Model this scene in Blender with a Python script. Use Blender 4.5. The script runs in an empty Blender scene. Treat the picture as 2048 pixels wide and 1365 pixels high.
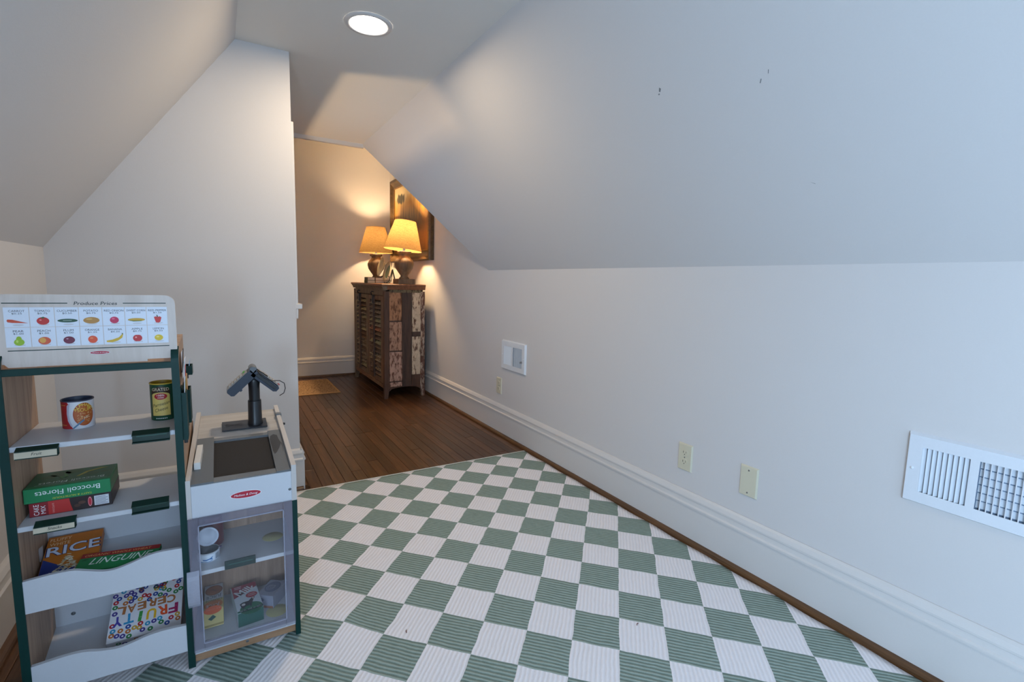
import bpy, bmesh, math, random
from mathutils import Vector, Matrix
from mathutils.geometry import tessellate_polygon

scene = bpy.context.scene
COL = scene.collection
PI = math.pi
random.seed(7)

# ------------------------------------------------------------------ camera
CAM_H = 1.05
cd = bpy.data.cameras.new('camera')
cam = bpy.data.objects.new('camera', cd)
COL.objects.link(cam)
cd.sensor_width = 36.0
cd.lens = 17.1707
cd.clip_start = 0.02
rx = Vector((0.85998, -0.5097, 0.025312))
ry = Vector((0.039327, 0.115643, 0.992512))
rz = Vector((-0.508811, -0.852545, 0.119495))
cam.matrix_world = Matrix(((rx.x, ry.x, rz.x, 0.0), (rx.y, ry.y, rz.y, 0.0), (rx.z, ry.z, rz.z, CAM_H), (0, 0, 0, 1)))
scene.camera = cam

# ------------------------------------------------------------------ world, lights, exposure
world = bpy.data.worlds.new('sky')
scene.world = world
world.use_nodes = True
wn = world.node_tree.nodes
wn['Background'].inputs[0].default_value = (0.62, 0.78, 1.0, 1)
wn['Background'].inputs[1].default_value = 1.0


def area_light(name, loc, direction, sx, sy, power, color):
    d = bpy.data.lights.new(name, 'AREA')
    d.shape = 'RECTANGLE'
    d.size = sx
    d.size_y = sy
    d.energy = power
    d.color = color
    o = bpy.data.objects.new(name, d)
    COL.objects.link(o)
    o.location = loc
    o.rotation_euler = Vector(direction).to_track_quat('-Z', 'Y').to_euler()
    return o


# daylight entering by the gable window behind the camera
area_light('daylight_gable_window', (0.50, -1.74, 1.25), (0.0, 1.0, -0.05), 0.86, 1.05, 3.0, (0.48, 0.71, 1.0))
# area light added inside the room, standing in for daylight from the left
area_light('added_side_daylight', (-0.545, -0.90, 0.875), (1.0, 0.10, 0.0), 0.90, 0.50, 32.0, (0.52, 0.74, 1.0))
# sunlight thrown up from the low roof outside the passage window
sp = bpy.data.lights.new('roof_bounce', 'SPOT')
sp.energy = 62.0
sp.color = (1.0, 0.68, 0.36)
sp.spot_size = math.radians(100)
sp.spot_blend = 0.3
sp.shadow_soft_size = 0.14
spo = bpy.data.objects.new('roof_bounce', sp)
COL.objects.link(spo)
spo.location = (-0.90, 3.16, -0.16)
spo.rotation_euler = (Vector((0.7, 3.0, 2.0)) - Vector(spo.location)).to_track_quat('-Z', 'Y').to_euler()

vs = scene.view_settings
vs.view_transform = 'Standard'
vs.look = 'None'
vs.gamma = 1.0
vs.use_curve_mapping = False
vs.exposure = 1.22


# ------------------------------------------------------------------ helpers
def lin(c):
    c = c / 255.0
    return c / 12.92 if c <= 0.04045 else ((c + 0.055) / 1.055) ** 2.4


def rgb(r, g, b):
    return (lin(r), lin(g), lin(b), 1.0)


MATS = {}


def base_mat(name):
    m = bpy.data.materials.new(name)
    m.use_nodes = True
    return m, m.node_tree.nodes, m.node_tree.links, m.node_tree.nodes['Principled BSDF']


def plain(name, col, rough=0.5, metal=0.0, bump=0.0, bscale=200.0, spec=0.5, alpha=1.0, vary=0.06):
    """plain painted / plastic surface with a faint procedural mottling"""
    if name in MATS:
        return MATS[name]
    m, n, l, b = base_mat(name)
    c = rgb(*col)
    tc = n.new('ShaderNodeTexCoord')
    nz = n.new('ShaderNodeTexNoise')
    nz.inputs['Scale'].default_value = bscale
    nz.inputs['Detail'].default_value = 2.0
    l.new(tc.outputs['Object'], nz.inputs['Vector'])
    mx = n.new('ShaderNodeMixRGB')
    mx.inputs[1].default_value = (c[0] * (1 - vary), c[1] * (1 - vary), c[2] * (1 - vary), 1)
    mx.inputs[2].default_value = (min(1, c[0] * (1 + vary)), min(1, c[1] * (1 + vary)), min(1, c[2] * (1 + vary)), 1)
    l.new(nz.outputs['Fac'], mx.inputs[0])
    l.new(mx.outputs[0], b.inputs['Base Color'])
    b.inputs['Roughness'].default_value = rough
    b.inputs['Metallic'].default_value = metal
    b.inputs['Specular IOR Level'].default_value = spec
    b.inputs['Alpha'].default_value = alpha
    if bump > 0:
        bp = n.new('ShaderNodeBump')
        bp.inputs['Strength'].default_value = bump
        bp.inputs['Distance'].default_value = 0.002
        l.new(nz.outputs['Fac'], bp.inputs['Height'])
        l.new(bp.outputs[0], b.inputs['Normal'])
    MATS[name] = m
    return m


def ink(col, rough=0.45):
    name = 'ink_%02x%02x%02x' % tuple(int(c) for c in col)
    if name in MATS:
        return MATS[name]
    return plain(name, col, rough, bscale=300.0, vary=0.03)


def wood(name, c1, c2, axis=1, scale=1.0, rough=0.45, stretch=14.0, per_object=False, bump=0.1, dark=None):
    """wood grain stretched along an axis"""
    m, n, l, b = base_mat(name)
    geo = n.new('ShaderNodeNewGeometry')
    vec = geo.outputs['Position']
    oi = n.new('ShaderNodeObjectInfo')
    if per_object:
        mul = n.new('ShaderNodeVectorMath')
        mul.operation = 'MULTIPLY_ADD'
        mul.inputs[1].default_value = (1, 1, 1)
        comb = n.new('ShaderNodeCombineXYZ')
        mm = n.new('ShaderNodeMath')
        mm.operation = 'MULTIPLY'
        mm.inputs[1].default_value = 37.0
        l.new(oi.outputs['Random'], mm.inputs[0])
        for k in range(3):
            l.new(mm.outputs[0], comb.inputs[k])
        l.new(vec, mul.inputs[0])
        l.new(comb.outputs[0], mul.inputs[2])
        vec = mul.outputs[0]
    mp = n.new('ShaderNodeMapping')
    s = [stretch * 4 * scale] * 3
    s[axis] = 4 * scale
    mp.inputs['Scale'].default_value = s
    l.new(vec, mp.inputs['Vector'])
    nz = n.new('ShaderNodeTexNoise')
    nz.inputs['Scale'].default_value = 1.0
    nz.inputs['Detail'].default_value = 6.0
    nz.inputs['Roughness'].default_value = 0.65
    nz.inputs['Distortion'].default_value = 0.6
    l.new(mp.outputs[0], nz.inputs['Vector'])
    cr = n.new('ShaderNodeValToRGB')
    cr.color_ramp.elements[0].position = 0.3
    cr.color_ramp.elements[0].color = rgb(*c1)
    cr.color_ramp.elements[1].position = 0.7
    cr.color_ramp.elements[1].color = rgb(*c2)
    l.new(nz.outputs['Fac'], cr.inputs[0])
    out = cr.outputs[0]
    if per_object:
        hsv = n.new('ShaderNodeHueSaturation')
        mr = n.new('ShaderNodeMapRange')
        mr.inputs[3].default_value = 0.72
        mr.inputs[4].default_value = 1.25
        l.new(oi.outputs['Random'], mr.inputs[0])
        l.new(mr.outputs[0], hsv.inputs['Value'])
        l.new(out, hsv.inputs['Color'])
        out = hsv.outputs[0]
    l.new(out, b.inputs['Base Color'])
    b.inputs['Roughness'].default_value = rough
    if bump > 0:
        bp = n.new('ShaderNodeBump')
        bp.inputs['Strength'].default_value = bump
        bp.inputs['Distance'].default_value = 0.002
        l.new(nz.outputs['Fac'], bp.inputs['Height'])
        l.new(bp.outputs[0], b.inputs['Normal'])
    MATS[name] = m
    return m


def peeling(name, paint, under, axis=2, amount=0.5, pscale=9.0, seed=0.0):
    """old paint flaking off dark wood"""
    m, n, l, b = base_mat(name)
    geo = n.new('ShaderNodeNewGeometry')
    add = n.new('ShaderNodeVectorMath')
    add.inputs[1].default_value = (seed * 3.1, seed * 1.7, seed * 2.3)
    l.new(geo.outputs['Position'], add.inputs[0])
    mp = n.new('ShaderNodeMapping')
    s = [pscale * 3.2] * 3
    s[axis] = pscale * 1.1
    mp.inputs['Scale'].default_value = s
    l.new(add.outputs[0], mp.inputs['Vector'])
    nz = n.new('ShaderNodeTexNoise')
    nz.inputs['Scale'].default_value = 1.0
    nz.inputs['Detail'].default_value = 9.0
    nz.inputs['Roughness'].default_value = 0.68
    l.new(mp.outputs[0], nz.inputs['Vector'])
    cr = n.new('ShaderNodeValToRGB')
    cr.color_ramp.elements[0].position = 0.5 - 0.2 * amount
    cr.color_ramp.elements[0].color = (0, 0, 0, 1)
    cr.color_ramp.elements[1].position = 0.60 - 0.2 * amount
    cr.color_ramp.elements[1].color = (1, 1, 1, 1)
    l.new(nz.outputs['Fac'], cr.inputs[0])
    n2 = n.new('ShaderNodeTexNoise')
    n2.inputs['Scale'].default_value = 26.0
    n2.inputs['Detail'].default_value = 6.0
    l.new(add.outputs[0], n2.inputs['Vector'])
    ca = n.new('ShaderNodeMixRGB')
    ca.inputs[1].default_value = rgb(*[c * 0.78 for c in paint])
    ca.inputs[2].default_value = rgb(*[min(255, c * 1.1) for c in paint])
    l.new(n2.outputs['Fac'], ca.inputs[0])
    cb = n.new('ShaderNodeMixRGB')
    cb.inputs[1].default_value = rgb(*[c * 0.7 for c in under])
    cb.inputs[2].default_value = rgb(*[min(255, c * 1.3) for c in under])
    l.new(n2.outputs['Fac'], cb.inputs[0])
    mx = n.new('ShaderNodeMixRGB')
    l.new(cr.outputs[0], mx.inputs[0])
    l.new(cb.outputs[0], mx.inputs[1])
    l.new(ca.outputs[0], mx.inputs[2])
    l.new(mx.outputs[0], b.inputs['Base Color'])
    b.inputs['Roughness'].default_value = 0.7
    bp = n.new('ShaderNodeBump')
    bp.inputs['Strength'].default_value = 0.5
    bp.inputs['Distance'].default_value = 0.003
    l.new(cr.outputs[0], bp.inputs['Height'])
    l.new(bp.outputs[0], b.inputs['Normal'])
    MATS[name] = m
    return m


class MB:
    """collects shapes and links them as ONE mesh object"""

    def __init__(self):
        self.v = []
        self.f = []
        self.mi = []
        self.sm = []

    def add(self, vs, fs, mi=0, smooth=False):
        o = len(self.v)
        self.v += [tuple(p) for p in vs]
        for f in fs:
            self.f.append(tuple(i + o for i in f))
            self.mi.append(mi)
            self.sm.append(smooth)
        return self

    def box(self, x0, x1, y0, y1, z0, z1, c=0.0, mi=0):
        x0, x1 = min(x0, x1), max(x0, x1)
        y0, y1 = min(y0, y1), max(y0, y1)
        z0, z1 = min(z0, z1), max(z0, z1)
        if c <= 0:
            vs = [(x0, y0, z0), (x1, y0, z0), (x1, y1, z0), (x0, y1, z0), (x0, y0, z1), (x1, y0, z1), (x1, y1, z1), (x0, y1, z1)]
            fs = [(0, 3, 2, 1), (4, 5, 6, 7), (0, 1, 5, 4), (1, 2, 6, 5), (2, 3, 7, 6), (3, 0, 4, 7)]
            return self.add(vs, fs, mi)
        bm = bmesh.new()
        bmesh.ops.create_cube(bm, size=1.0)
        for q in bm.verts:
            q.co = Vector(((x0 + x1) / 2 + q.co.x * (x1 - x0), (y0 + y1) / 2 + q.co.y * (y1 - y0), (z0 + z1) / 2 + q.co.z * (z1 - z0)))
        bmesh.ops.bevel(bm, geom=list(bm.edges), offset=c, segments=1, profile=0.5, affect='EDGES')
        bm.verts.index_update()
        self.add([q.co[:] for q in bm.verts], [[q.index for q in f.verts] for f in bm.faces], mi)
        bm.free()
        return self

    def hexa(self, p, mi=0):
        """eight corners: bottom four, top four"""
        return self.add(p, [(0, 3, 2, 1), (4, 5, 6, 7), (0, 1, 5, 4), (1, 2, 6, 5), (2, 3, 7, 6), (3, 0, 4, 7)], mi)

    def prism(self, poly, axis, a, b, mi=0, smooth=False):
        def pt(p, t):
            if axis == 'x':
                return (t, p[0], p[1])
            if axis == 'y':
                return (p[0], t, p[1])
            return (p[0], p[1], t)
        n = len(poly)
        vs = [pt(p, a) for p in poly] + [pt(p, b) for p in poly]
        fs = [tuple(range(n)), tuple(range(2 * n - 1, n - 1, -1))]
        self.add(vs, fs, mi)
        o = len(self.v) - 2 * n
        for i in range(n):
            j = (i + 1) % n
            self.f.append((o + i, o + j, o + n + j, o + n + i))
            self.mi.append(mi)
            self.sm.append(smooth)
        return self

    def slab(self, pts, thick, mi=0):
        """planar polygon in 3D, thickened along thick (a vector)"""
        t = Vector(thick)
        n = len(pts)
        vs = [Vector(p) for p in pts] + [Vector(p) + t for p in pts]
        fs = [tuple(range(n)), tuple(range(2 * n - 1, n - 1, -1))] + [(i, (i + 1) % n, n + (i + 1) % n, n + i) for i in range(n)]
        return self.add(vs, fs, mi)

    def lathe(self, prof, n=32, c=(0, 0, 0), mi=0, cap0=False, cap1=False, smooth=True):
        vs = []
        for r, z in prof:
            for k in range(n):
                a = 2 * PI * k / n
                vs.append((c[0] + r * math.cos(a), c[1] + r * math.sin(a), c[2] + z))
        fs = []
        m = len(prof)
        for i in range(m - 1):
            for k in range(n):
                k2 = (k + 1) % n
                fs.append((i * n + k, i * n + k2, (i + 1) * n + k2, (i + 1) * n + k))
        self.add(vs, fs, mi, smooth)
        o = len(self.v) - len(vs)
        if cap0:
            self.f.append(tuple(o + k for k in range(n - 1, -1, -1)))
            self.mi.append(mi)
            self.sm.append(False)
        if cap1:
            self.f.append(tuple(o + (m - 1) * n + k for k in range(n)))
            self.mi.append(mi)
            self.sm.append(False)
        return self

    def tube(self, pts, r, n=8, mi=0):
        pts = [Vector(p) for p in pts]
        vs = []
        for i, p in enumerate(pts):
            d = (pts[min(i + 1, len(pts) - 1)] - pts[max(i - 1, 0)]).normalized()
            a = d.orthogonal().normalized() if i == 0 else (a - d * a.dot(d)).normalized()
            b = d.cross(a)
            for k in range(n):
                t = 2 * PI * k / n
                vs.append(p + (a * math.cos(t) + b * math.sin(t)) * r)
        fs = []
        for i in range(len(pts) - 1):
            for k in range(n):
                k2 = (k + 1) % n
                fs.append((i * n + k, i * n + k2, (i + 1) * n + k2, (i + 1) * n + k))
        fs.append(tuple(range(n - 1, -1, -1)))
        fs.append(tuple((len(pts) - 1) * n + k for k in range(n)))
        return self.add(vs, fs, mi, True)

    def build(self, name, mats, parent=None, local=False, recalc=True):
        if not isinstance(mats, (list, tuple)):
            mats = [mats]
        me = bpy.data.meshes.new(name)
        off = Vector((0, 0, 0))
        if parent is not None and not local:
            off = ORG.get(parent.name, Vector((0, 0, 0)))
        me.from_pydata([(p[0] - off.x, p[1] - off.y, p[2] - off.z) for p in self.v], [], self.f)
        for m in mats:
            me.materials.append(m)
        me.polygons.foreach_set('material_index', self.mi)
        me.polygons.foreach_set('use_smooth', self.sm)
        if recalc:
            bm = bmesh.new()
            bm.from_mesh(me)
            bmesh.ops.recalc_face_normals(bm, faces=list(bm.faces))
            bm.to_mesh(me)
            bm.free()
        me.update()
        o = bpy.data.objects.new(name, me)
        COL.objects.link(o)
        if parent is not None:
            o.parent = parent
            if not local:
                ORG[o.name] = off
        return o


ORG = {}


def tag(o, label, cat, group=None):
    o['label'] = label
    o['category'] = cat
    if group:
        o['group'] = group
    return o


def thing(name, label, cat, loc, rot=(0, 0, 0), group=None):
    o = bpy.data.objects.new(name, None)
    o.empty_display_size = 0.05
    COL.objects.link(o)
    o.location = loc
    o.rotation_euler = rot
    ORG[o.name] = Vector(loc)
    return tag(o, label, cat, group)


def struct(o):
    o['kind'] = 'structure'
    return o


def copy_tree(o, parent=None):
    c = o.copy()
    COL.objects.link(c)
    c.parent = parent
    for ch in list(o.children):
        copy_tree(ch, c)
    return c


TEXT_CACHE = {}


def text_tris(s, shear=0.0, offset=0.0, space=1.0):
    """triangles of a line of lettering at size 1, origin at the left of the baseline, and its width"""
    key = (s, shear, offset, space)
    if key in TEXT_CACHE:
        return TEXT_CACHE[key]
    c = bpy.data.curves.new('lettering', 'FONT')
    c.body = s
    c.size = 1.0
    c.shear = shear
    c.offset = offset
    c.space_character = space
    c.resolution_u = 3
    o = bpy.data.objects.new('lettering', c)
    me = o.to_mesh()
    me.calc_loop_triangles()
    vs = [(v.co.x, v.co.y) for v in me.vertices]
    tr = [[vs[i] for i in t.vertices] for t in me.loop_triangles]
    o.to_mesh_clear()
    bpy.data.objects.remove(o)
    bpy.data.curves.remove(c)
    xs = [p[0] for t in tr for p in t] or [0, 1]
    x0, w = min(xs), max(xs) - min(xs)
    tr = [[(p[0] - x0, p[1]) for p in t] for t in tr]
    TEXT_CACHE[key] = (tr, w)
    return TEXT_CACHE[key]


class Print:
    """flat print on a surface: coloured shapes and lettering mapped onto it"""

    def __init__(self, fmap, maxlen=0.0, step=0.00022):
        self.fm = fmap
        self.t = []
        self.mats = []
        self.layer = 1
        self.maxlen = maxlen
        self.step = step

    def _mi(self, col):
        m = ink(col)
        if m not in self.mats:
            self.mats.append(m)
        return self.mats.index(m)

    def tri(self, pts, mi, lay):
        if self.maxlen > 0:
            stack = [pts]
            while stack:
                t = stack.pop()
                L = [math.dist(t[i], t[(i + 1) % 3]) for i in range(3)]
                k = L.index(max(L))
                if L[k] > self.maxlen:
                    a, b, c = t[k], t[(k + 1) % 3], t[(k + 2) % 3]
                    mid = ((a[0] + b[0]) / 2, (a[1] + b[1]) / 2)
                    stack += [[a, mid, c], [mid, b, c]]
                else:
                    self.t.append((t, mi, lay))
        else:
            self.t.append((pts, mi, lay))

    def poly(self, pts, col, lay=None):
        mi = self._mi(col)
        lay = self.layer if lay is None else lay
        for t in tessellate_polygon([[Vector((p[0], p[1], 0)) for p in pts]]):
            self.tri([pts[i] for i in t], mi, lay)
        self.layer = max(self.layer, lay) + (1 if lay is None else 0)

    def rect(self, x0, x1, y0, y1, col, lay=None):
        self.poly([(x0, y0), (x1, y0), (x1, y1), (x0, y1)], col, lay)

    def ellipse(self, cx, cy, a, b, col, lay=None, rot=0.0, n=24):
        c, s = math.cos(rot), math.sin(rot)
        self.poly([(cx + a * math.cos(2 * PI * k / n) * c - b * math.sin(2 * PI * k / n) * s,
                    cy + a * math.cos(2 * PI * k / n) * s + b * math.sin(2 * PI * k / n) * c) for k in range(n)], col, lay)

    def ring(self, cx, cy, r, w, col, lay=None, n=14):
        mi = self._mi(col)
        lay = self.layer if lay is None else lay
        for k in range(n):
            a, b = 2 * PI * k / n, 2 * PI * (k + 1) / n
            p = [(cx + r * math.cos(a), cy + r * math.sin(a)), (cx + r * math.cos(b), cy + r * math.sin(b)),
                 (cx + (r - w) * math.cos(b), cy + (r - w) * math.sin(b)), (cx + (r - w) * math.cos(a), cy + (r - w) * math.sin(a))]
            self.tri([p[0], p[1], p[2]], mi, lay)
            self.tri([p[0], p[2], p[3]], mi, lay)

    def text(self, s, cx, cy, h, col, w=None, rot=0.0, shear=0.0, offset=0.0, lay=None, space=1.0):
        """lettering centred on cx, cy with cap height h and, if given, total width w"""
        tr, tw = text_tris(s, shear, offset, space)
        sy = h / 0.70
        sx = sy if w is None else w / tw
        mi = self._mi(col)
        lay = self.layer if lay is None else lay
        c, sn = math.cos(rot), math.sin(rot)
        for t in tr:
            q = []
            for p in t:
                x, y = p[0] * sx - tw * sx / 2, p[1] * sy - h / 2
                q.append((cx + x * c - y * sn, cy + x * sn + y * c))
            self.tri(q, mi, lay)

    def build(self, name, parent, local=True):
        mb = MB()
        for t, mi, lay in self.t:
            mb.add([self.fm(p[0], p[1], lay * self.step) for p in t], [(0, 1, 2)], mi)
        return mb.build(name, self.mats, parent, local=local, recalc=False)


def on_plane(o, u, v):
    o, u, v = Vector(o), Vector(u).normalized(), Vector(v).normalized()
    n = u.cross(v)
    return lambda a, b, h: tuple(o + u * a + v * b + n * h)


def on_can(r, z0, a0=-PI / 2):
    return lambda a, b, h: ((r + h) * math.cos(a0 + a / r), (r + h) * math.sin(a0 + a / r), z0 + b)


# ------------------------------------------------------------------ materials
WALL = plain('wall_paint', (206, 203, 202), 0.75, bump=0.08, bscale=260.0, spec=0.25, vary=0.015)
CEIL = plain('ceiling_paint', (220, 217, 212), 0.85, bump=0.05, bscale=260.0, spec=0.2, vary=0.015)
TRIM = plain('trim_paint', (206, 203, 201), 0.4, spec=0.4, vary=0.015)
SHOE = wood('shoe_oak', (62, 40, 22), (104, 70, 40), axis=1, rough=0.35)
PLANK = wood('stained_oak', (52, 32, 19), (104, 70, 44), axis=1, rough=0.30, stretch=16, per_object=True, bump=0.12)
UNDER = plain('floor_gap', (22, 13, 8), 0.8)
BIRCH = wood('birch_ply', (204, 190, 180), (220, 208, 200), axis=2, rough=0.55, stretch=8, bump=0.03)
LAMWOOD = wood('laminate_maple', (150, 120, 98), (190, 158, 132), axis=2, rough=0.5, stretch=22, bump=0.03)
ASHTOP = wood('counter_ash', (170, 164, 158), (194, 189, 184), axis=0, rough=0.5, stretch=14, bump=0.03)
PALE = plain('white_laminate', (200, 203, 210), 0.4, vary=0.02)
GREEN = plain('green_plastic', (2, 50, 46), 0.5, spec=0.3)
DKGREEN = plain('tag_holder_green', (6, 44, 36), 0.4)
BLACK = plain('black_plastic', (24, 26, 30), 0.35)
NAVY = plain('dark_blue_plastic', (30, 40, 58), 0.38)
GREYP = plain('grey_plastic', (98, 102, 106), 0.35)
METAL = plain('steel', (150, 150, 152), 0.3, metal=1.0)
VENTW = plain('vent_enamel', (216, 220, 226), 0.35, vary=0.02)
IVORY = plain('ivory_plate', (206, 200, 178), 0.35, vary=0.02)

# ------------------------------------------------------------------ the shell
XR, XL, YP, YB, YF = 1.638, -0.574, 2.53, 5.44, -1.80
KR, KL, ZC, XCR, XCL = 1.13, 1.137, 2.052, 0.96, 0.095
ZH, YT, YK = 2.50, 3.90, 3.09           # high ceiling, end of the flat ceiling, end of the knee crease
SL = (ZC - KR) / (YT - YK)
YH = YK + (ZH - KR) / SL

floor = struct(MB().box(XL - 0.1, XR + 0.1, YF - 0.1, YB + 0.1, -0.08, -0.014).build('floor', UNDER))
PW = 0.0575
pm = MB().box(-PW / 2 + 0.0006, PW / 2 - 0.0006, 0.0008, 1.0 - 0.0008, -0.014, 0.0, c=0.0012)
first = None
x = XL + PW / 2
rows = 0
while x < XR + PW / 2:
    y = YF - random.uniform(0, 1.0)
    while y < YB:
        L = random.uniform(0.9, 1.5)
        y0, y1 = max(y, YF), min(y + L, YB)
        if y1 - y0 > 0.05:
            if first is None:
                first = pm.build('plank', PLANK, floor)
                o = first
            else:
                o = first.copy()
                COL.objects.link(o)
            o.parent = floor
            o.location = (x, y0, 0)
            o.scale = (1, y1 - y0, 1)
        y += L
    x += PW

struct(MB().prism([(YF, 0), (YB, 0), (YB, ZH), (YH, ZH), (YK, KR), (YF, KR)], 'x', XR, XR + 0.1).build('wall_right', WALL))
wsr = struct(MB().slab([(XR, YF, KR), (XR, YK, KR), (XCR, YT, ZC), (XCR, YF, ZC)], (0.08, 0.0, 0.06)).build('wall_slope_right', WALL))
struct(MB().slab([(XR, YK, KR), (XCR, YT, ZC), (0.306, YT, ZC), (0.306, YH, ZH), (XR, YH, ZH)], (0, -0.004, 0.003)).build('wall_slope_passage', WALL))
struct(MB().prism([(YF, 0), (YP + 0.1, 0), (YP + 0.1, KL), (YF, KL)], 'x', XL - 0.1, XL).build('wall_left', WALL))
wl = bpy.data.objects['wall_left']
struct(MB().slab([(XL, YF, KL), (XCL, YF, ZC), (XCL, YP + 0.1, ZC), (XL, YP + 0.1, KL)], (-0.08, 0, 0.06)).build('wall_slope_left', WALL))
struct(MB().box(XCL - 0.05, XCR + 0.05, YF, YT, ZC, ZC + 0.004).build('ceiling', CEIL))
struct(MB().box(0.15, XR + 0.1, YH, YB, ZH, ZH + 0.06).build('ceiling_passage', CEIL))
struct(MB().box(0.1, XR + 0.1, YB, YB + 0.1, 0, ZH + 0.06).build('wall_back', WALL))
struct(MB().prism([(XL, 0), (0.306, 0), (0.306, ZC), (XCL, ZC), (XL, KL)], 'y', YP, YP + 0.10).build('wall_partition', WALL))
# passage wall with its window opening (hidden behind the partition)
WY0, WY1, WZ0, WZ1 = 2.70, 3.76, 0.92, 1.69
mb = MB()
mb.box(0.206, 0.306, YP + 0.10, WY0, 0, ZH)
mb.box(0.206, 0.306, WY1, YB, 0, ZH)
mb.box(0.206, 0.306, WY0, WY1, 0, WZ0)
mb.box(0.206, 0.306, WY0, WY1, WZ1, ZH)
struct(mb.build('wall_passage', WALL))
win = MB()
win.box(0.306, 0.3165, YP + 0.006, WY0 + 0.01, WZ0 - 0.06, 1.755, c=0.001)
win.box(0.306, 0.3165, WY1 - 0.01, WY1 + 0.1, WZ0, 1.755, c=0.001)
win.box(0.306, 0.3165, WY0 - 0.06, WY1 + 0.06, WZ1 - 0.01, 1.755, c=0.001)
w1 = struct(win.build('window_1', TRIM))
MB().box(0.22, 0.3345, YP + 0.003, WY1 + 0.12, 0.897, 0.921, c=0.002).build('window_sill', TRIM, w1)
MB().box(0.306, 0.316, YP + 0.004, WY1 + 0.08, 0.85, 0.897, c=0.002).build('window_apron', TRIM, w1)
mb = MB()
mb.box(0.215, 0.24, WY0, WY0 + 0.035, WZ0, WZ1)
mb.box(0.215, 0.24, WY1 - 0.035, WY1, WZ0, WZ1)
mb.box(0.215, 0.24, WY0, WY1, WZ0, WZ0 + 0.04)
mb.box(0.215, 0.24, WY0, WY1, WZ1 - 0.035, WZ1)
mb.build('window_frame', TRIM, w1)
CLEAR = plain('window_glass', (235, 240, 245), 0.05, alpha=0.06)
MB().box(0.226, 0.229, WY0 + 0.03, WY1 - 0.03, WZ0 + 0.035, WZ1 - 0.03).build('pane', CLEAR, w1)

# gable wall behind the camera, with its window
GX0, GX1, GZ0, GZ1 = 0.05, 0.95, 0.70, 1.80
mb = MB()
mb.prism([(XL, 0), (GX0, 0), (GX0, ZC - 0.06), (XL, KL)], 'y', YF - 0.1, YF)
mb.prism([(GX1, 0), (XR, 0), (XR, KR), (GX1, ZC)], 'y', YF - 0.1, YF)
mb.box(GX0, GX1, YF - 0.1, YF, 0, GZ0)
mb.box(GX0, GX1, YF - 0.1, YF, GZ1, ZC)
struct(mb.build('wall_front', WALL))
mb = MB()
for a, b in ((GX0, GX0 + 0.04), (GX1 - 0.04, GX1), (0.485, 0.515)):
    mb.box(a, b, YF - 0.06, YF - 0.02, GZ0, GZ1)
for a, b in ((GZ0, GZ0 + 0.05), (GZ1 - 0.04, GZ1), (1.23, 1.27)):
    mb.box(GX0, GX1, YF - 0.06, YF - 0.02, a, b)
w2 = struct(mb.build('window_2', TRIM))
MB().box(GX0, GX1, YF - 0.042, YF - 0.038, GZ0, GZ1).build('pane', CLEAR, w2)
# unseen frame and opaque pane added on the solid left knee wall, no opening
mb = MB()
for a, b in ((-1.40, -1.35), (-0.45, -0.40), (-0.92, -0.88)):
    mb.box(XL, XL + 0.02, a, b, 0.62, 1.13)
for a, b in ((0.62, 0.68), (1.07, 1.13)):
    mb.box(XL, XL + 0.02, -1.40, -0.40, a, b)
w3 = struct(mb.build('blind_window', TRIM))
MB().box(XL + 0.001, XL + 0.004, -1.38, -0.42, 0.64, 1.11).build('pane', plain('opaque_pane', (150, 170, 190), 0.05), w3)

# baseboards and shoe mouldings: profile (distance from wall, height)
BBP = [(0, 0), (0.018, 0), (0.018, 0.150), (0.0235, 0.153), (0.0235, 0.160), (0.0175, 0.165), (0.0155, 0.182), (0.0185, 0.184), (0.0185, 0.190), (0.0115, 0.203), (0.005, 0.210), (0, 0.210)]
SHP = [(0.0, 0.0), (0.020, 0.0), (0.0195, 0.008), (0.016, 0.014), (0.010, 0.018), (0.0, 0.020)]


def base_run(name, axis, wall, sign, a, b):
    if axis == 'y':
        o = struct(MB().prism([(wall + sign * d, z) for d, z in BBP], 'y', a, b).build('baseboard_' + name, TRIM))
        MB().prism([(wall + sign * (0.0175 + d), z + 0.0004) for d, z in SHP], 'y', a, b).build('shoe_moulding', SHOE, o)
    else:
        o = struct(MB().prism([(wall + sign * d, z) for d, z in BBP], 'x', a, b).build('baseboard_' + name, TRIM))
        MB().prism([(wall + sign * (0.0175 + d), z + 0.0004) for d, z in SHP], 'x', a, b).build('shoe_moulding', SHOE, o)
    return o


base_run('right', 'y', XR, -1, YF, YB)
base_run('left', 'y', XL, 1, YF, YP)
base_run('back', 'x', YB, -1, 0.306, XR)
base_run('partition', 'x', YP, -1, XL, 0.306 + 0.010)
base_run('passage', 'y', 0.306, 1, YP - 0.012, YB)

# moulding along the end of the flat ceiling
mb = MB()
mb.prism([(YT - 0.012, ZC - 0.022), (YT + 0.02, ZC - 0.022), (YT + 0.02, ZC + 0.004), (YT - 0.030, ZC + 0.0), (YT - 0.026, ZC - 0.006)], 'x', 0.306, XCR + 0.012)
struct(mb.build('trim_1', TRIM))

# scuffs on the sloped wall
def slope_pt(y, z):
    t = (z - KR) / (ZC - KR)
    return Vector((XR + (XCR - XR) * t, y, z))


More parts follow.
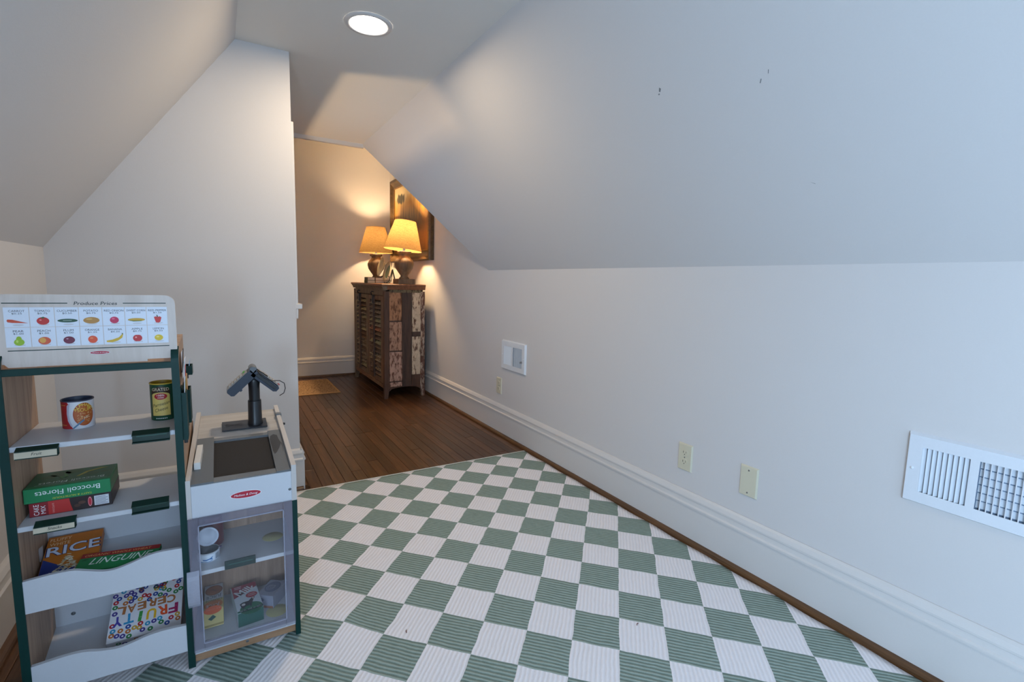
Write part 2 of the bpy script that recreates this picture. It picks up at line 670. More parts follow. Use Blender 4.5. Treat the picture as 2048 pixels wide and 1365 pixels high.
sn = Vector((-(ZC - KR), 0, -(XR - XCR))).normalized()
su = Vector((XCR - XR, 0, ZC - KR)).normalized()
SCUFF = plain('scuff_grey', (120, 122, 124), 0.8)
for y, z, pts in ((1.193, 1.672, [(0, 0), (0.004, -0.003), (0.011, 0.006), (0.006, 0.011)]), (1.199, 1.664, [(0, 0), (0.005, 0), (0.005, 0.004), (0, 0.004)]),
                  (0.873, 1.607, [(0, 0), (0.002, -0.001), (0.008, 0.009), (0.006, 0.010)]), (0.845, 1.620, [(0, 0), (0.0015, 0), (0.005, 0.009), (0.0035, 0.010)]),
                  (0.812, 1.357, [(0, 0), (0.002, -0.001), (0.012, -0.007), (0.010, -0.005)])):
    c = slope_pt(y, z)
    MB().slab([c + Vector((0, -p[0], 0)) + su * p[1] for p in pts], sn * 0.0006).build('scuff', SCUFF, wsr)

# ------------------------------------------------------------------ recessed ceiling light
t = thing('recessed_ceiling_light', 'round white recessed downlight glowing in the flat ceiling', 'light', (0.545, 2.085, ZC - 0.0005))
MB().lathe([(0.070, -0.001), (0.073, -0.006), (0.080, -0.007), (0.090, -0.005), (0.093, 0.0)], 40).build('trim_ring', TRIM, t, local=True)
m, n, l, b = base_mat('downlight_lens')
b.inputs['Emission Color'].default_value = (1.0, 0.93, 0.82, 1)
b.inputs['Emission Strength'].default_value = 14.0
b.inputs['Base Color'].default_value = (0.9, 0.9, 0.9, 1)
MB().lathe([(0.0005, -0.0035), (0.04, -0.0032), (0.0715, -0.0015)], 40).build('lens', m, t, local=True)
ld = bpy.data.lights.new('downlight', 'AREA')
ld.shape = 'DISK'
ld.size = 0.13
ld.energy = 3.8
ld.color = (1.0, 0.76, 0.48)
lo = bpy.data.objects.new('downlight', ld)
COL.objects.link(lo)
lo.parent = t
lo.location = (0, 0, -0.012)

# ------------------------------------------------------------------ checked rug
def rug_material():
    m, n, l, b = base_mat('checked_rug')
    O = Vector((0.565, 1.535))
    U = Vector((0.0955, -0.0985))
    V = Vector((0.0945, 0.1030))
    det = U.x * V.y - U.y * V.x
    au = Vector((V.y / det, -V.x / det, 0))
    av = Vector((-U.y / det, U.x / det, 0))
    tc = n.new('ShaderNodeTexCoord')
    wob = n.new('ShaderNodeTexNoise')
    wob.inputs['Scale'].default_value = 14.0
    wob.inputs['Detail'].default_value = 3.0
    l.new(tc.outputs['Object'], wob.inputs['Vector'])
    ws = n.new('ShaderNodeVectorMath')
    ws.operation = 'MULTIPLY_ADD'
    ws.inputs[1].default_value = (0.010, 0.010, 0)
    l.new(wob.outputs['Color'], ws.inputs[0])
    l.new(tc.outputs['Object'], ws.inputs[2])
    off = n.new('ShaderNodeVectorMath')
    off.operation = 'SUBTRACT'
    off.inputs[1].default_value = (O.x + 0.005, O.y + 0.005, 0)
    l.new(ws.outputs[0], off.inputs[0])

    def dot(vec):
        d = n.new('ShaderNodeVectorMath')
        d.operation = 'DOT_PRODUCT'
        d.inputs[1].default_value = vec
        l.new(off.outputs[0], d.inputs[0])
        return d.outputs['Value']

    def math_(op, a, b=None):
        q = n.new('ShaderNodeMath')
        q.operation = op
        for i, s in enumerate((a, b)):
            if s is None:
                continue
            if isinstance(s, (int, float)):
                q.inputs[i].default_value = s
            else:
                l.new(s, q.inputs[i])
        return q.outputs[0]
    u, v = dot(au), dot(av)
    par = math_('FLOORED_MODULO', math_('ADD', math_('FLOOR', u), math_('FLOOR', v)), 2.0)   # 0 white, 1 green
    RIB = 11.0

    def ribs(c):
        return math_('MULTIPLY_ADD', math_('SINE', math_('MULTIPLY', c, RIB * 2 * PI)), 0.5)
    ru = math_('ADD', math_('MULTIPLY', math_('SINE', math_('MULTIPLY', u, RIB * 2 * PI)), 0.5), 0.5)
    rv = math_('ADD', math_('MULTIPLY', math_('SINE', math_('MULTIPLY', v, RIB * 2 * PI)), 0.5), 0.5)
    fib = n.new('ShaderNodeTexNoise')
    fib.inputs['Scale'].default_value = 330.0
    fib.inputs['Detail'].default_value = 3.0
    l.new(tc.outputs['Object'], fib.inputs['Vector'])
    mot = n.new('ShaderNodeTexNoise')
    mot.inputs['Scale'].default_value = 45.0
    mot.inputs['Detail'].default_value = 5.0
    l.new(tc.outputs['Object'], mot.inputs['Vector'])

    def mix(fac, a, b2):
        q = n.new('ShaderNodeMixRGB')
        l.new(fac, q.inputs[0]) if not isinstance(fac, float) else setattr(q.inputs[0], 'default_value', fac)
        for i, s in ((1, a), (2, b2)):
            if isinstance(s, tuple):
                q.inputs[i].default_value = s
            else:
                l.new(s, q.inputs[i])
        return q.outputs[0]
    gfac = math_('ADD', math_('MULTIPLY', rv, 0.62), math_('MULTIPLY', math_('ADD', fib.outputs['Fac'], mot.outputs['Fac']), 0.28))
    g = mix(gfac, rgb(82, 103, 96), rgb(162, 177, 169))
    wfac = math_('ADD', math_('MULTIPLY', ru, 0.6), math_('MULTIPLY', mot.outputs['Fac'], 0.3))
    w = mix(wfac, rgb(222, 219, 222), rgb(242, 239, 242))
    l.new(mix(par, w, g), b.inputs['Base Color'])
    b.inputs['Roughness'].default_value = 0.95
    b.inputs['Specular IOR Level'].default_value = 0.1
    hgt = math_('ADD', math_('ADD', math_('MULTIPLY', rv, par), math_('MULTIPLY', math_('SUBTRACT', 1.0, par), math_('MULTIPLY', ru, 0.6))), math_('MULTIPLY', fib.outputs['Fac'], 0.7))
    bp = n.new('ShaderNodeBump')
    bp.inputs['Strength'].default_value = 0.6
    bp.inputs['Distance'].default_value = 0.0025
    l.new(hgt, bp.inputs['Height'])
    l.new(bp.outputs[0], b.inputs['Normal'])
    return m


RX0, RX1, RY0, RY1 = -0.43, 1.597, -1.35, 2.490
nx, ny = 80, 150
mb = MB()
vs_ = []
for j in range(ny + 1):
    for i in range(nx + 1):
        x = RX0 + (RX1 - RX0) * i / nx
        y = RY0 + (RY1 - RY0) * j / ny
        e = min(x - RX0, RX1 - x, y - RY0, RY1 - y)
        z = 0.0038 + 0.0006 * math.sin(x * 9 + y * 5) * math.sin(y * 7 - x * 3)
        dd = math.hypot((x - 0.285) / 0.05, (y - 1.48) / 0.12)
        z += 0.012 * math.exp(-dd * dd)
        if e < 0.02:
            z = 0.0025 + (z - 0.0025) * max(0, e) / 0.02
        xx = x
        if RX1 - x < 0.1:
            xx += 0.003 * math.sin(y * 23) * (1 - (RX1 - x) / 0.1)
        vs_.append((xx, y, z))
fs_ = [(j * (nx + 1) + i, j * (nx + 1) + i + 1, (j + 1) * (nx + 1) + i + 1, (j + 1) * (nx + 1) + i) for j in range(ny) for i in range(nx)]
mb.add(vs_, fs_, 0, True)
rim = [i for i in range(nx + 1)] + [j * (nx + 1) + nx for j in range(1, ny + 1)] + [ny * (nx + 1) + i for i in range(nx - 1, -1, -1)] + [j * (nx + 1) for j in range(ny - 1, 0, -1)]
o_ = len(mb.v)
mb.v += [(mb.v[i][0], mb.v[i][1], 0.0004) for i in rim]
for k in range(len(rim)):
    k2 = (k + 1) % len(rim)
    mb.f.append((rim[k], o_ + k, o_ + k2, rim[k2]))
    mb.mi.append(0)
    mb.sm.append(False)
mb.f.append(tuple(o_ + k for k in range(len(rim) - 1, -1, -1)))
mb.mi.append(0)
mb.sm.append(False)
rug = thing('checked_rug', 'large sage green and white checkered ribbed rug on the wood floor', 'rug', (0.58, 0.57, 0))
rug.location = (0, 0, 0)
ORG[rug.name] = Vector((0, 0, 0))
mb.build('pile', rug_material(), rug)
BIND = plain('rug_binding', (206, 206, 196), 0.9)
MB().box(RX0, RX1, RY1 - 0.001, RY1 + 0.005, 0.0004, 0.0045, c=0.001).build('binding', BIND, rug)
LINT = plain('lint_dark', (110, 60, 50), 0.9)
for k, (x, y, a) in enumerate(((1.067, 0.990, 0.4), (0.436, 1.300, 1.2))):
    o = MB().tube([(0, 0, 0), (0.006, 0.002, 0.001), (0.011, 0.0, 0.0)], 0.0012, 6).build('lint_speck', LINT)
    o.location = (x, y, 0.0056)
    o.rotation_euler = (0, 0, a)
    tag(o, ('reddish speck of lint on a white check, the one nearer the right wall', 'dark speck of lint on a white check, the one nearer the toy stand')[k], 'lint', 'lint on the rug')

# ------------------------------------------------------------------ jute mat in the passage
def jute():
    m, n, l, b = base_mat('jute_weave')
    tc = n.new('ShaderNodeTexCoord')
    vo = n.new('ShaderNodeTexVoronoi')
    vo.inputs['Scale'].default_value = 70.0
    l.new(tc.outputs['Object'], vo.inputs['Vector'])
    cr = n.new('ShaderNodeValToRGB')
    cr.color_ramp.elements[0].color = rgb(214, 178, 134)
    cr.color_ramp.elements[1].color = rgb(130, 98, 66)
    cr.color_ramp.elements[1].position = 0.75
    l.new(vo.outputs['Distance'], cr.inputs[0])
    l.new(cr.outputs[0], b.inputs['Base Color'])
    b.inputs['Roughness'].default_value = 0.95
    bp = n.new('ShaderNodeBump')
    bp.inputs['Strength'].default_value = 0.6
    bp.inputs['Distance'].default_value = 0.004
    l.new(vo.outputs['Distance'], bp.inputs['Height'])
    l.new(bp.outputs[0], b.inputs['Normal'])
    return m


mat_t = thing('jute_mat', 'small tan woven jute mat on the dark floor in the passage', 'mat', (0.64, 4.90, 0.0))
MB().box(0.37, 0.895, 4.60, 5.215, 0.0004, 0.009, c=0.002).build('weave', jute(), mat_t)
JB = plain('jute_border', (190, 150, 106), 0.95, bscale=400.0, vary=0.15, bump=0.2)
mb = MB()
mb.box(0.352, 0.914, 4.582, 4.604, 0.0004, 0.010, c=0.003)
mb.box(0.352, 0.914, 5.211, 5.233, 0.0004, 0.010, c=0.003)
mb.box(0.352, 0.374, 4.602, 5.213, 0.0004, 0.010, c=0.003)
mb.box(0.892, 0.914, 4.602, 5.213, 0.0004, 0.010, c=0.003)
mb.build('border', JB, mat_t)

# ------------------------------------------------------------------ wall registers, outlets, cover plate
def register(name, label):
    t = thing(name, label, 'vent', (XR, 0.415, 0.5695))
    H, D = 0.0925, 0.145
    # local: x towards the room is negative, y along the wall (+ is far), z up
    mb = MB()
    f0, f1 = -0.013, -0.0108
    ys = [-D, -D + 0.031, -0.003 - 0.0005, 0.0145, D - 0.031, D]
    zb, zt = -0.0625, 0.0625
    mb.box(f0, f1, ys[0], ys[1], -H, H)
    mb.box(f0, f1, ys[2], ys[3], -H, H)
    mb.box(f0, f1, ys[4], ys[5], -H, H)
    for a, b_ in ((ys[1], ys[2]), (ys[3], ys[4])):
        mb.box(f0, f1, a, b_, -H, zb)
        mb.box(f0, f1, a, b_, zt, H)
    # bevelled rim back to the wall
    r = 0.006
    mb.hexa([(0, -D - r, -H - r), (f0, -D, -H), (f0, D, -H), (0, D + r, -H - r), (0, -D - r, -H - r + 0.0012), (f0 + 0.001, -D, -H + 0.0012), (f0 + 0.001, D, -H + 0.0012), (0, D + r, -H - r + 0.0012)])
    mb.hexa([(0, -D - r, H + r - 0.0012), (f0 + 0.001, -D, H - 0.0012), (f0 + 0.001, D, H - 0.0012), (0, D + r, H + r - 0.0012), (0, -D - r, H + r), (f0, -D, H), (f0, D, H), (0, D + r, H + r)])
    for s in (-1, 1):
        mb.slab([(0, s * (D + r), -H - r), (f0, s * D, -H), (f0, s * D, H), (0, s * (D + r), H + r)], (0.0012, 0, 0))
    mb.build('face_plate', VENTW, t, local=True)
    DUCT = MATS.get('duct_grey') or plain('duct_grey', (120, 138, 160), 0.6)
    MB().box(-0.0012, -0.0004, -D + 0.01, D - 0.01, -H + 0.01, H - 0.01).build('duct_backing', DUCT, t, local=True)
    # far section: fins leaning so that they hide the duct; near section: fins leaning the other way
    fin1 = MB().slab([(-0.0122, 0.0052, zb), (-0.003, -0.0038, zb), (-0.003, -0.0038, zt), (-0.0122, 0.0052, zt)], (0.0009, 0.0006, 0))
    fin2 = MB().slab([(-0.0128, 0.0000, zb), (-0.0035, 0.0030, zb), (-0.0035, 0.0030, zt), (-0.0128, 0.0000, zt)], (0, 0.0022, 0))
    o1 = o2 = None
    for k in range(9):
        if o1 is None:
            o = o1 = fin1.build('fin', VENTW, t, local=True)
        else:
            o = o1.copy()
            COL.objects.link(o)
            o.parent = t
        o.location = (0, ys[3] + (ys[4] - ys[3]) * (k + 0.5) / 9, 0)
    for k in range(9):
        if o2 is None:
            o = o2 = fin2.build('fin', VENTW, t, local=True)
        else:
            o = o2.copy()
            COL.objects.link(o)
            o.parent = t
        o.location = (0, ys[2] - (ys[2] - ys[1]) * (k + 1.0) / 9.4, 0)
    d1 = None
    for k in range(6):
        if d1 is None:
            o = d1 = MB().slab([(-0.0032, ys[1], -0.0085), (-0.0032, ys[2], -0.0085), (-0.0014, ys[2], 0.0085), (-0.0014, ys[1], 0.0085)], (0.0004, 0, 0.0004)).build('damper_blade', VENTW, t, local=True)
        else:
            o = d1.copy()
            COL.objects.link(o)
            o.parent = t
        o.location = (0, 0, zb + 0.0112 + k * 0.0208)
    sc = None
    for s in (-1, 1):
        mbs = MB().lathe([(0.0001, 0.0032), (0.002, 0.003), (0.0042, 0.0014), (0.0046, 0.0)], 14)
        if sc is None:
            o = sc = mbs.build('screw', VENTW, t, local=True)
        else:
            o = sc.copy()
            COL.objects.link(o)
            o.parent = t
        o.location = (f0, s * (D - 0.0125), 0.0)
        o.rotation_euler = (0, -PI / 2, 0)
    return t


v1 = register('wall_register', 'large white metal wall vent at the right edge, nearest the camera')
v2 = copy_tree(v1)
v2.location = (XR, 2.712, 0.565)
v1['group'] = v2['group'] = 'white wall vents in the right wall'
v2['label'] = 'small-looking white wall vent in the distance, above an ivory outlet'
MB().box(-0.030, -0.0125, -0.1195, -0.1165, -0.006, 0.006, c=0.001).build('lever', METAL, v2, local=True).location = (0, 0, -0.02)


def wall_plate(name, label, y, z, outlet):
    t = thing(name, label, 'outlet' if outlet else 'cover plate', (XR, y, z))
    mb = MB()
    w, h, d, c = 0.0355, 0.0575, 0.0062, 0.0045
    mb.add([(0, -w, -h), (0, w, -h), (0, w, h), (0, -w, h), (-d, -w + c, -h + c), (-d, w - c, -h + c), (-d, w - c, h - c), (-d, -w + c, h - c)],
           [(0, 1, 2, 3), (4, 7, 6, 5), (0, 4, 5, 1), (1, 5, 6, 2), (2, 6, 7, 3), (3, 7, 4, 0)])
    mb.build('cover', IVORY, t, local=True)
    SL_ = MATS.get('slot_dark') or plain('slot_dark', (40, 38, 34), 0.6)
    if outlet:
        for s in (-1, 1):
            zc = s * 0.0195
            pts = []
            for k in range(24):
                a = 2 * PI * k / 24
                pts.append((0.0165 * math.cos(a), max(-0.0125, min(0.0125, 0.0165 * math.sin(a))) + zc))
            r = MB().prism(pts, 'x', -d - 0.0016, -d + 0.0005).build('receptacle', IVORY, t, local=True)
            q = MB()
            q.box(-d - 0.0019, -d - 0.0012, -0.0072, -0.0058, zc - 0.001, zc + 0.0065)
            q.box(-d - 0.0019, -d - 0.0012, 0.0055, 0.0075, zc - 0.0015, zc + 0.007)
            q.lathe([(0.0022, 0.0), (0.0001, 0.0)], 10, (0, 0, 0))
            for i in range(len(q.v) - 20, len(q.v)):
                p = q.v[i]
                q.v[i] = (-d - 0.0019, p[0], p[1] + zc - 0.0065)
            q.build('slots', SL_, r, local=True)
        MB().lathe([(0.0001, 0.001), (0.0028, 0.0004), (0.003, 0)], 10).build('screw', METAL, t, local=True).matrix_local = Matrix.Translation((-d, 0, 0)) @ Matrix.Rotation(-PI / 2, 4, 'Y')
    else:
        for s in (-1, 1):
            MB().lathe([(0.0001, 0.001), (0.0030, 0.0006), (0.0034, 0)], 12).build('screw', METAL, t, local=True).matrix_local = Matrix.Translation((-d, 0, s * 0.042)) @ Matrix.Rotation(-PI / 2, 4, 'Y')
    return t


wall_plate('power_outlet', 'ivory duplex outlet on the near right wall, beside the blank plate', 1.31, 0.345, True)['group'] = 'ivory outlets in the right wall'
wall_plate('blank_cover_plate', 'blank ivory cover plate with two screws on the right wall', 1.024, 0.347, False)
wall_plate('power_outlet', 'ivory outlet in the distance, just below the far vent', 2.90, 0.336, True)['group'] = 'ivory outlets in the right wall'

# ------------------------------------------------------------------ reclaimed-wood shutter cabinet
BROWN = wood('cabinet_brown', (58, 36, 24), (98, 64, 44), axis=2, rough=0.6, stretch=10, bump=0.3)
GREYB = wood('cabinet_grey', (86, 70, 56), (134, 114, 92), axis=2, rough=0.7, stretch=10, bump=0.3)
REDBR = wood('cabinet_top_wood', (98, 58, 36), (138, 88, 58), axis=1, rough=0.45, stretch=10, bump=0.15)
PINK = peeling('peeling_pink', (182, 138, 112), (92, 56, 38), amount=0.45, pscale=16, seed=1)
PINK2 = peeling('peeling_pink_pale', (192, 152, 132), (98, 60, 44), amount=0.4, pscale=16, seed=4)
TAN = peeling('peeling_tan', (176, 126, 90), (98, 62, 40), amount=0.45, pscale=14, seed=7)
CREAM = peeling('peeling_cream', (210, 186, 158), (94, 62, 46), amount=0.55, pscale=14, seed=9)
DARK = wood('cabinet_dark', (50, 34, 26), (84, 58, 44), axis=2, rough=0.6, stretch=10, bump=0.2)
OLIVE = peeling('peeling_olive', (112, 98, 70), (62, 44, 30), amount=0.4, pscale=20, seed=12)
SLATS = [wood('slat_brown', (92, 70, 54), (134, 108, 84), axis=1, rough=0.7, stretch=8, bump=0.2), peeling('slat_grey', (158, 142, 118), (96, 74, 56), axis=1, amount=0.4, pscale=22, seed=14),
         peeling('slat_sage', (168, 158, 118), (96, 76, 56), axis=1, amount=0.5, pscale=22, seed=17), peeling('slat_rust', (188, 122, 90), (100, 70, 50), axis=1, amount=0.5, pscale=22, seed=19)]

CX0, CX1, CY0, CY1 = 1.203, 1.572, 4.174, 5.280
cab = thing('shutter_cabinet', 'weathered reclaimed wood cabinet with louvred shutter doors against the right wall', 'cabinet', (1.39, 4.727, 0))


def taper_leg(x0, x1, y0, y1, mx, my, mat, ztop=0.945):
    """corner post that narrows below the apron; mx,my give the inner sides"""
    mb = MB()
    mb.box(x0, x1, y0, y1, 0.105, ztop, c=0.002)
    bx0, bx1 = (x0, x1 - 0.016) if mx > 0 else (x0 + 0.016, x1)
    by0, by1 = (y0, y1 - 0.016) if my > 0 else (y0 + 0.016, y1)
    mb.hexa([(bx0, by0, 0.0), (bx1, by0, 0.0), (bx1, by1, 0.0), (bx0, by1, 0.0), (x0, y0, 0.11), (x1, y0, 0.11), (x1, y1, 0.11), (x0, y1, 0.11)])
    mb.build('leg', mat, cab)


taper_leg(CX0, CX0 + 0.046, CY0, CY0 + 0.046, 1, 1, BROWN)
taper_leg(CX1 - 0.040, CX1, CY0, CY0 + 0.046, -1, 1, peeling('leg_flaked', (190, 166, 146), (92, 60, 46), amount=0.15, pscale=16, seed=21))
taper_leg(CX0, CX0 + 0.046, CY1 - 0.046, CY1, 1, -1, GREYB)
taper_leg(CX1 - 0.040, CX1, CY1 - 0.046, CY1, -1, -1, BROWN)
# near side: boards of peeling paint, each its own piece
sy0, sy1 = CY0 + 0.006, CY0 + 0.022
side_boards = [(1.249, 1.360, 0.690, 0.942, TAN), (1.249, 1.360, 0.425, 0.678, PINK), (1.249, 1.362, 0.152, 0.413, PINK2), (1.249, 1.362, 0.100, 0.142, PINK2),
               (1.3625, 1.452, 0.100, 0.942, DARK), (1.4545, 1.533, 0.588, 0.942, CREAM), (1.4545, 1.533, 0.200, 0.545, CREAM), (1.4545, 1.533, 0.100, 0.198, BROWN), (1.4545, 1.533, 0.547, 0.586, DARK)]
for k, (a, b_, c, d, m) in enumerate(side_boards):
    dy = 0.0015 * ((k * 7) % 3)
    MB().box(a, b_, sy0 - dy, sy1, c, d, c=0.002).build('side_board', m, cab)
for z in (0.684, 0.419, 0.147):
    MB().box(1.249, 1.360, sy0 + 0.004, sy1, z - 0.006, z + 0.006).build('cleat', DARK, cab)
MB().box(1.249, 1.533, CY0 + 0.002, sy1, 0.935, 0.968).build('side_rail', OLIVE, cab)
# arched skirt under the near side
pts = [(1.249, 0.104), (1.533, 0.104), (1.533, 0.062), (1.515, 0.080)] + [(1.515 - 0.245 * k / 10, 0.080 + 0.016 * math.sin(PI * k / 10) ** 0.6) for k in range(1, 10)] + [(1.268, 0.082), (1.249, 0.064)]
MB().prism(pts, 'y', sy0, sy1).build('skirt', BROWN, cab)
MB().box(CX0 + 0.046, CX1 - 0.04, CY1 - 0.022, CY1 - 0.006, 0.1, 0.968).build('side_panel', BROWN, cab)
MB().box(CX1 - 0.016, CX1 - 0.004, CY0 + 0.046, CY1 - 0.046, 0.1, 0.968).build('back_panel', DARK, cab)
MB().box(CX0 + 0.03, CX1 - 0.02, CY0 + 0.025, CY1 - 0.025, 0.105, 0.12).build('bottom_panel', DARK, cab)
MB().box(CX0 + 0.05, CX0 + 0.06, CY0 + 0.03, CY1 - 0.03, 0.12, 0.968).build('inner_panel', DARK, cab)
# front frame
MB().box(CX0 + 0.004, CX0 + 0.030, CY0 + 0.046, CY1 - 0.046, 0.905, 0.968, c=0.002).build('front_rail', GREYB, cab)
MB().box(CX0 + 0.004, CX0 + 0.030, CY0 + 0.046, CY1 - 0.046, 0.085, 0.125, c=0.002).build('front_rail', peeling('rail_low', (128, 96, 66), (78, 54, 38), axis=1, amount=0.6, pscale=18, seed=23), cab)
# two louvred doors
DOORM = [wood('door_stile_brown', (88, 64, 48), (130, 100, 76), axis=2, rough=0.7, stretch=9, bump=0.25), GREYB]
random.seed(3)
for dn, (y0, y1) in enumerate(((4.224, 4.722), (4.730, 5.230))):
    fm = DOORM[dn]
    mb = MB()
    sw = 0.062
    mb.box(CX0 + 0.002, CX0 + 0.028, y0, y0 + sw, 0.128, 0.902, c=0.002)
    mb.box(CX0 + 0.002, CX0 + 0.028, y1 - sw, y1, 0.128, 0.902, c=0.002)
    mb.box(CX0 + 0.002, CX0 + 0.028, y0 + sw, y1 - sw, 0.128, 0.172, c=0.002)
    mb.box(CX0 + 0.002, CX0 + 0.028, y0 + sw, y1 - sw, 0.862, 0.902, c=0.002)
    door = mb.build('shutter_door', fm, cab)
    N = 17
    meshes = {}
    for k in range(N):
        z = 0.180 + (0.855 - 0.180) * (k + 0.5) / N
        mt = SLATS[random.choices((0, 1, 2, 3), (6, 4, 2, 1))[0]]
        if mt.name not in meshes:
            q = MB().slab([(CX0 - 0.003, y0 + sw - 0.004, -0.013), (CX0 - 0.003, y1 - sw + 0.004, -0.013), (CX0 + 0.022, y1 - sw + 0.004, 0.009), (CX0 + 0.022, y0 + sw - 0.004, 0.009)], (0.002, 0, 0.004))
            o = q.build('slat', mt, door)
            o.data.transform(Matrix.Translation((0, 0, ORG[cab.name].z)))
            meshes[mt.name] = o
        else:
            o = meshes[mt.name].copy()
            COL.objects.link(o)
            o.parent = door
        o.location = (0, 0, z)
    ym = (y0 + y1) / 2 + 0.02
    MB().box(CX0 - 0.012, CX0 + 0.004, ym - 0.014, ym + 0.014, 0.150, 0.885, c=0.002).build('tilt_rod', DARK, door)
    q = MB().box(CX0 - 0.020, CX0 + 0.004, ym - 0.012, ym + 0.012, 0.83, 0.905, c=0.003)
    q.tube([(CX0 - 0.022, ym, 0.90), (CX0 - 0.030, ym, 0.925), (CX0 - 0.022, ym, 0.935), (CX0 - 0.004, ym, 0.93)], 0.005, 8)
    q.build('latch', BLACK, door)
# top with a crown moulding
mb = MB()
mb.prism([(CX0 - 0.006, 0.955), (CX0 - 0.008, 0.968), (CX0 - 0.020, 0.986), (CX0 - 0.024, 0.990), (CX0 + 0.03, 0.990), (CX0 + 0.03, 0.955)], 'y', CY0 - 0.005, CY1 + 0.005)
mb.build('crown_moulding', GREYB, cab)
MB().prism([(CY0 - 0.004, 0.960), (CY0 - 0.012, 0.985), (CY0 - 0.014, 0.990), (CY0 + 0.02, 0.990), (CY0 + 0.02, 0.960)], 'x', CX0 + 0.026, CX1).build('crown_moulding', REDBR, cab)
MB().box(CX0 - 0.027, CX1 + 0.002, CY0 - 0.016, CY1 + 0.014, 0.990, 1.008, c=0.003).build('top_board', REDBR, cab)
CT = 1.0085

# ------------------------------------------------------------------ table lamps
def burlap():
    m = bpy.data.materials.new('burlap_shade')
    m.use_nodes = True
    n, l = m.node_tree.nodes, m.node_tree.links
    n.remove(n['Principled BSDF'])
    tc = n.new('ShaderNodeTexCoord')
    mp = n.new('ShaderNodeMapping')
    mp.inputs['Scale'].default_value = (420, 420, 60)
    mp2 = n.new('ShaderNodeMapping')
    mp2.inputs['Scale'].default_value = (40, 40, 420)
    n1 = n.new('ShaderNodeTexNoise')
    n2 = n.new('ShaderNodeTexNoise')
    for q, nn in ((mp, n1), (mp2, n2)):
        l.new(tc.outputs['Object'], q.inputs['Vector'])
        nn.inputs['Scale'].default_value = 1.0
        nn.inputs['Detail'].default_value = 2.0
        l.new(q.outputs[0], nn.inputs['Vector'])
    ad = n.new('ShaderNodeMath')
    ad.operation = 'ADD'
    l.new(n1.outputs['Fac'], ad.inputs[0])
    l.new(n2.outputs['Fac'], ad.inputs[1])
    cr = n.new('ShaderNodeValToRGB')
    cr.color_ramp.elements[0].position = 0.35
    cr.color_ramp.elements[0].color = rgb(146, 114, 68)
    cr.color_ramp.elements[1].position = 0.65
    cr.color_ramp.elements[1].color = rgb(186, 152, 98)
    mh = n.new('ShaderNodeMath')
    mh.operation = 'MULTIPLY'
    mh.inputs[1].default_value = 0.5
    l.new(ad.outputs[0], mh.inputs[0])
    l.new(mh.outputs[0], cr.inputs[0])
    df = n.new('ShaderNodeBsdfDiffuse')
    tr = n.new('ShaderNodeBsdfTranslucent')
    mx = n.new('ShaderNodeMixShader')
    mx.inputs[0].default_value = 0.20
    l.new(cr.outputs[0], df.inputs[0])
    l.new(cr.outputs[0], tr.inputs[0])
    l.new(df.outputs[0], mx.inputs[1])
    l.new(tr.outputs[0], mx.inputs[2])
    l.new(mx.outputs[0], n['Material Output'].inputs[0])
    return m


BURLAP = burlap()
URN = wood('lamp_urn_wood', (74, 56, 40), (124, 98, 72), axis=2, rough=0.6, stretch=6, bump=0.2)
BULB, bn, bl, bb_ = base_mat('bulb_glow')
bb_.inputs['Emission Color'].default_value = (1.0, 0.72, 0.40, 1)
bb_.inputs['Emission Strength'].default_value = 25.0


def lamp(label, x, y, tilt, power):
    t = thing('table_lamp', label, 'lamp', (x, y, CT), group='table lamps on the shutter cabinet')
    MB().box(-0.080, 0.080, -0.080, 0.080, 0, 0.048, c=0.003).build('foot', URN, t, local=True)
    MB().lathe([(0.046, 0.048), (0.048, 0.054), (0.040, 0.062), (0.033, 0.072), (0.036, 0.082), (0.056, 0.110), (0.078, 0.145), (0.0865, 0.180), (0.086, 0.200), (0.074, 0.226), (0.056, 0.243),
                (0.047, 0.256), (0.046, 0.266), (0.050, 0.276), (0.0001, 0.277)], 36).build('urn_body', URN, t, local=True)
    MB().box(-0.052, 0.052, -0.052, 0.052, 0.276, 0.300, c=0.004).build('collar', URN, t, local=True)
    MB().lathe([(0.010, 0.300), (0.010, 0.405), (0.016, 0.406), (0.016, 0.445), (0.0001, 0.446)], 14).build('socket', METAL, t, local=True)
    bulb = MB().lathe([(0.012, 0.446), (0.016, 0.458), (0.028, 0.480), (0.030, 0.496), (0.024, 0.516), (0.010, 0.528), (0.0001, 0.530)], 20).build('bulb', BULB, t, local=True)
    sh = MB().lathe([(0.172, -0.130), (0.1715, -0.127), (0.0955, 0.130), (0.095, 0.133)], 56).build('lamp_shade', BURLAP, t, local=True, recalc=False)
    sh.location = (0, 0, 0.442)
    sh.rotation_euler = (0, tilt, 0)
    TR = MATS.get('shade_band') or plain('shade_band', (176, 138, 86), 0.9)
    mb = MB()
    mb.tube([(0.172 * math.cos(2 * PI * k / 48), 0.172 * math.sin(2 * PI * k / 48), -0.130) for k in range(49)], 0.0016, 5)
    mb.build('shade_ring', TR, sh, local=True)
    mb = MB()
    mb.tube([(0.095 * math.cos(2 * PI * k / 48), 0.095 * math.sin(2 * PI * k / 48), 0.132) for k in range(49)], 0.0016, 5)
    for a in (0, PI / 1.5, PI / 0.75):
        mb.tube([(0.095 * math.cos(a), 0.095 * math.sin(a), 0.122), (0.008 * math.cos(a), 0.008 * math.sin(a), 0.108)], 0.0014, 5)
    mb.build('shade_ring', TR, sh, local=True)
    ld = bpy.data.lights.new('bulb_light', 'POINT')
    ld.energy = power
    ld.color = (1.0, 0.68, 0.36)
    ld.shadow_soft_size = 0.031
    lo = bpy.data.objects.new('bulb_light', ld)
    COL.objects.link(lo)
    lo.parent = t
    lo.location = (0, 0, 0.492)
    return t


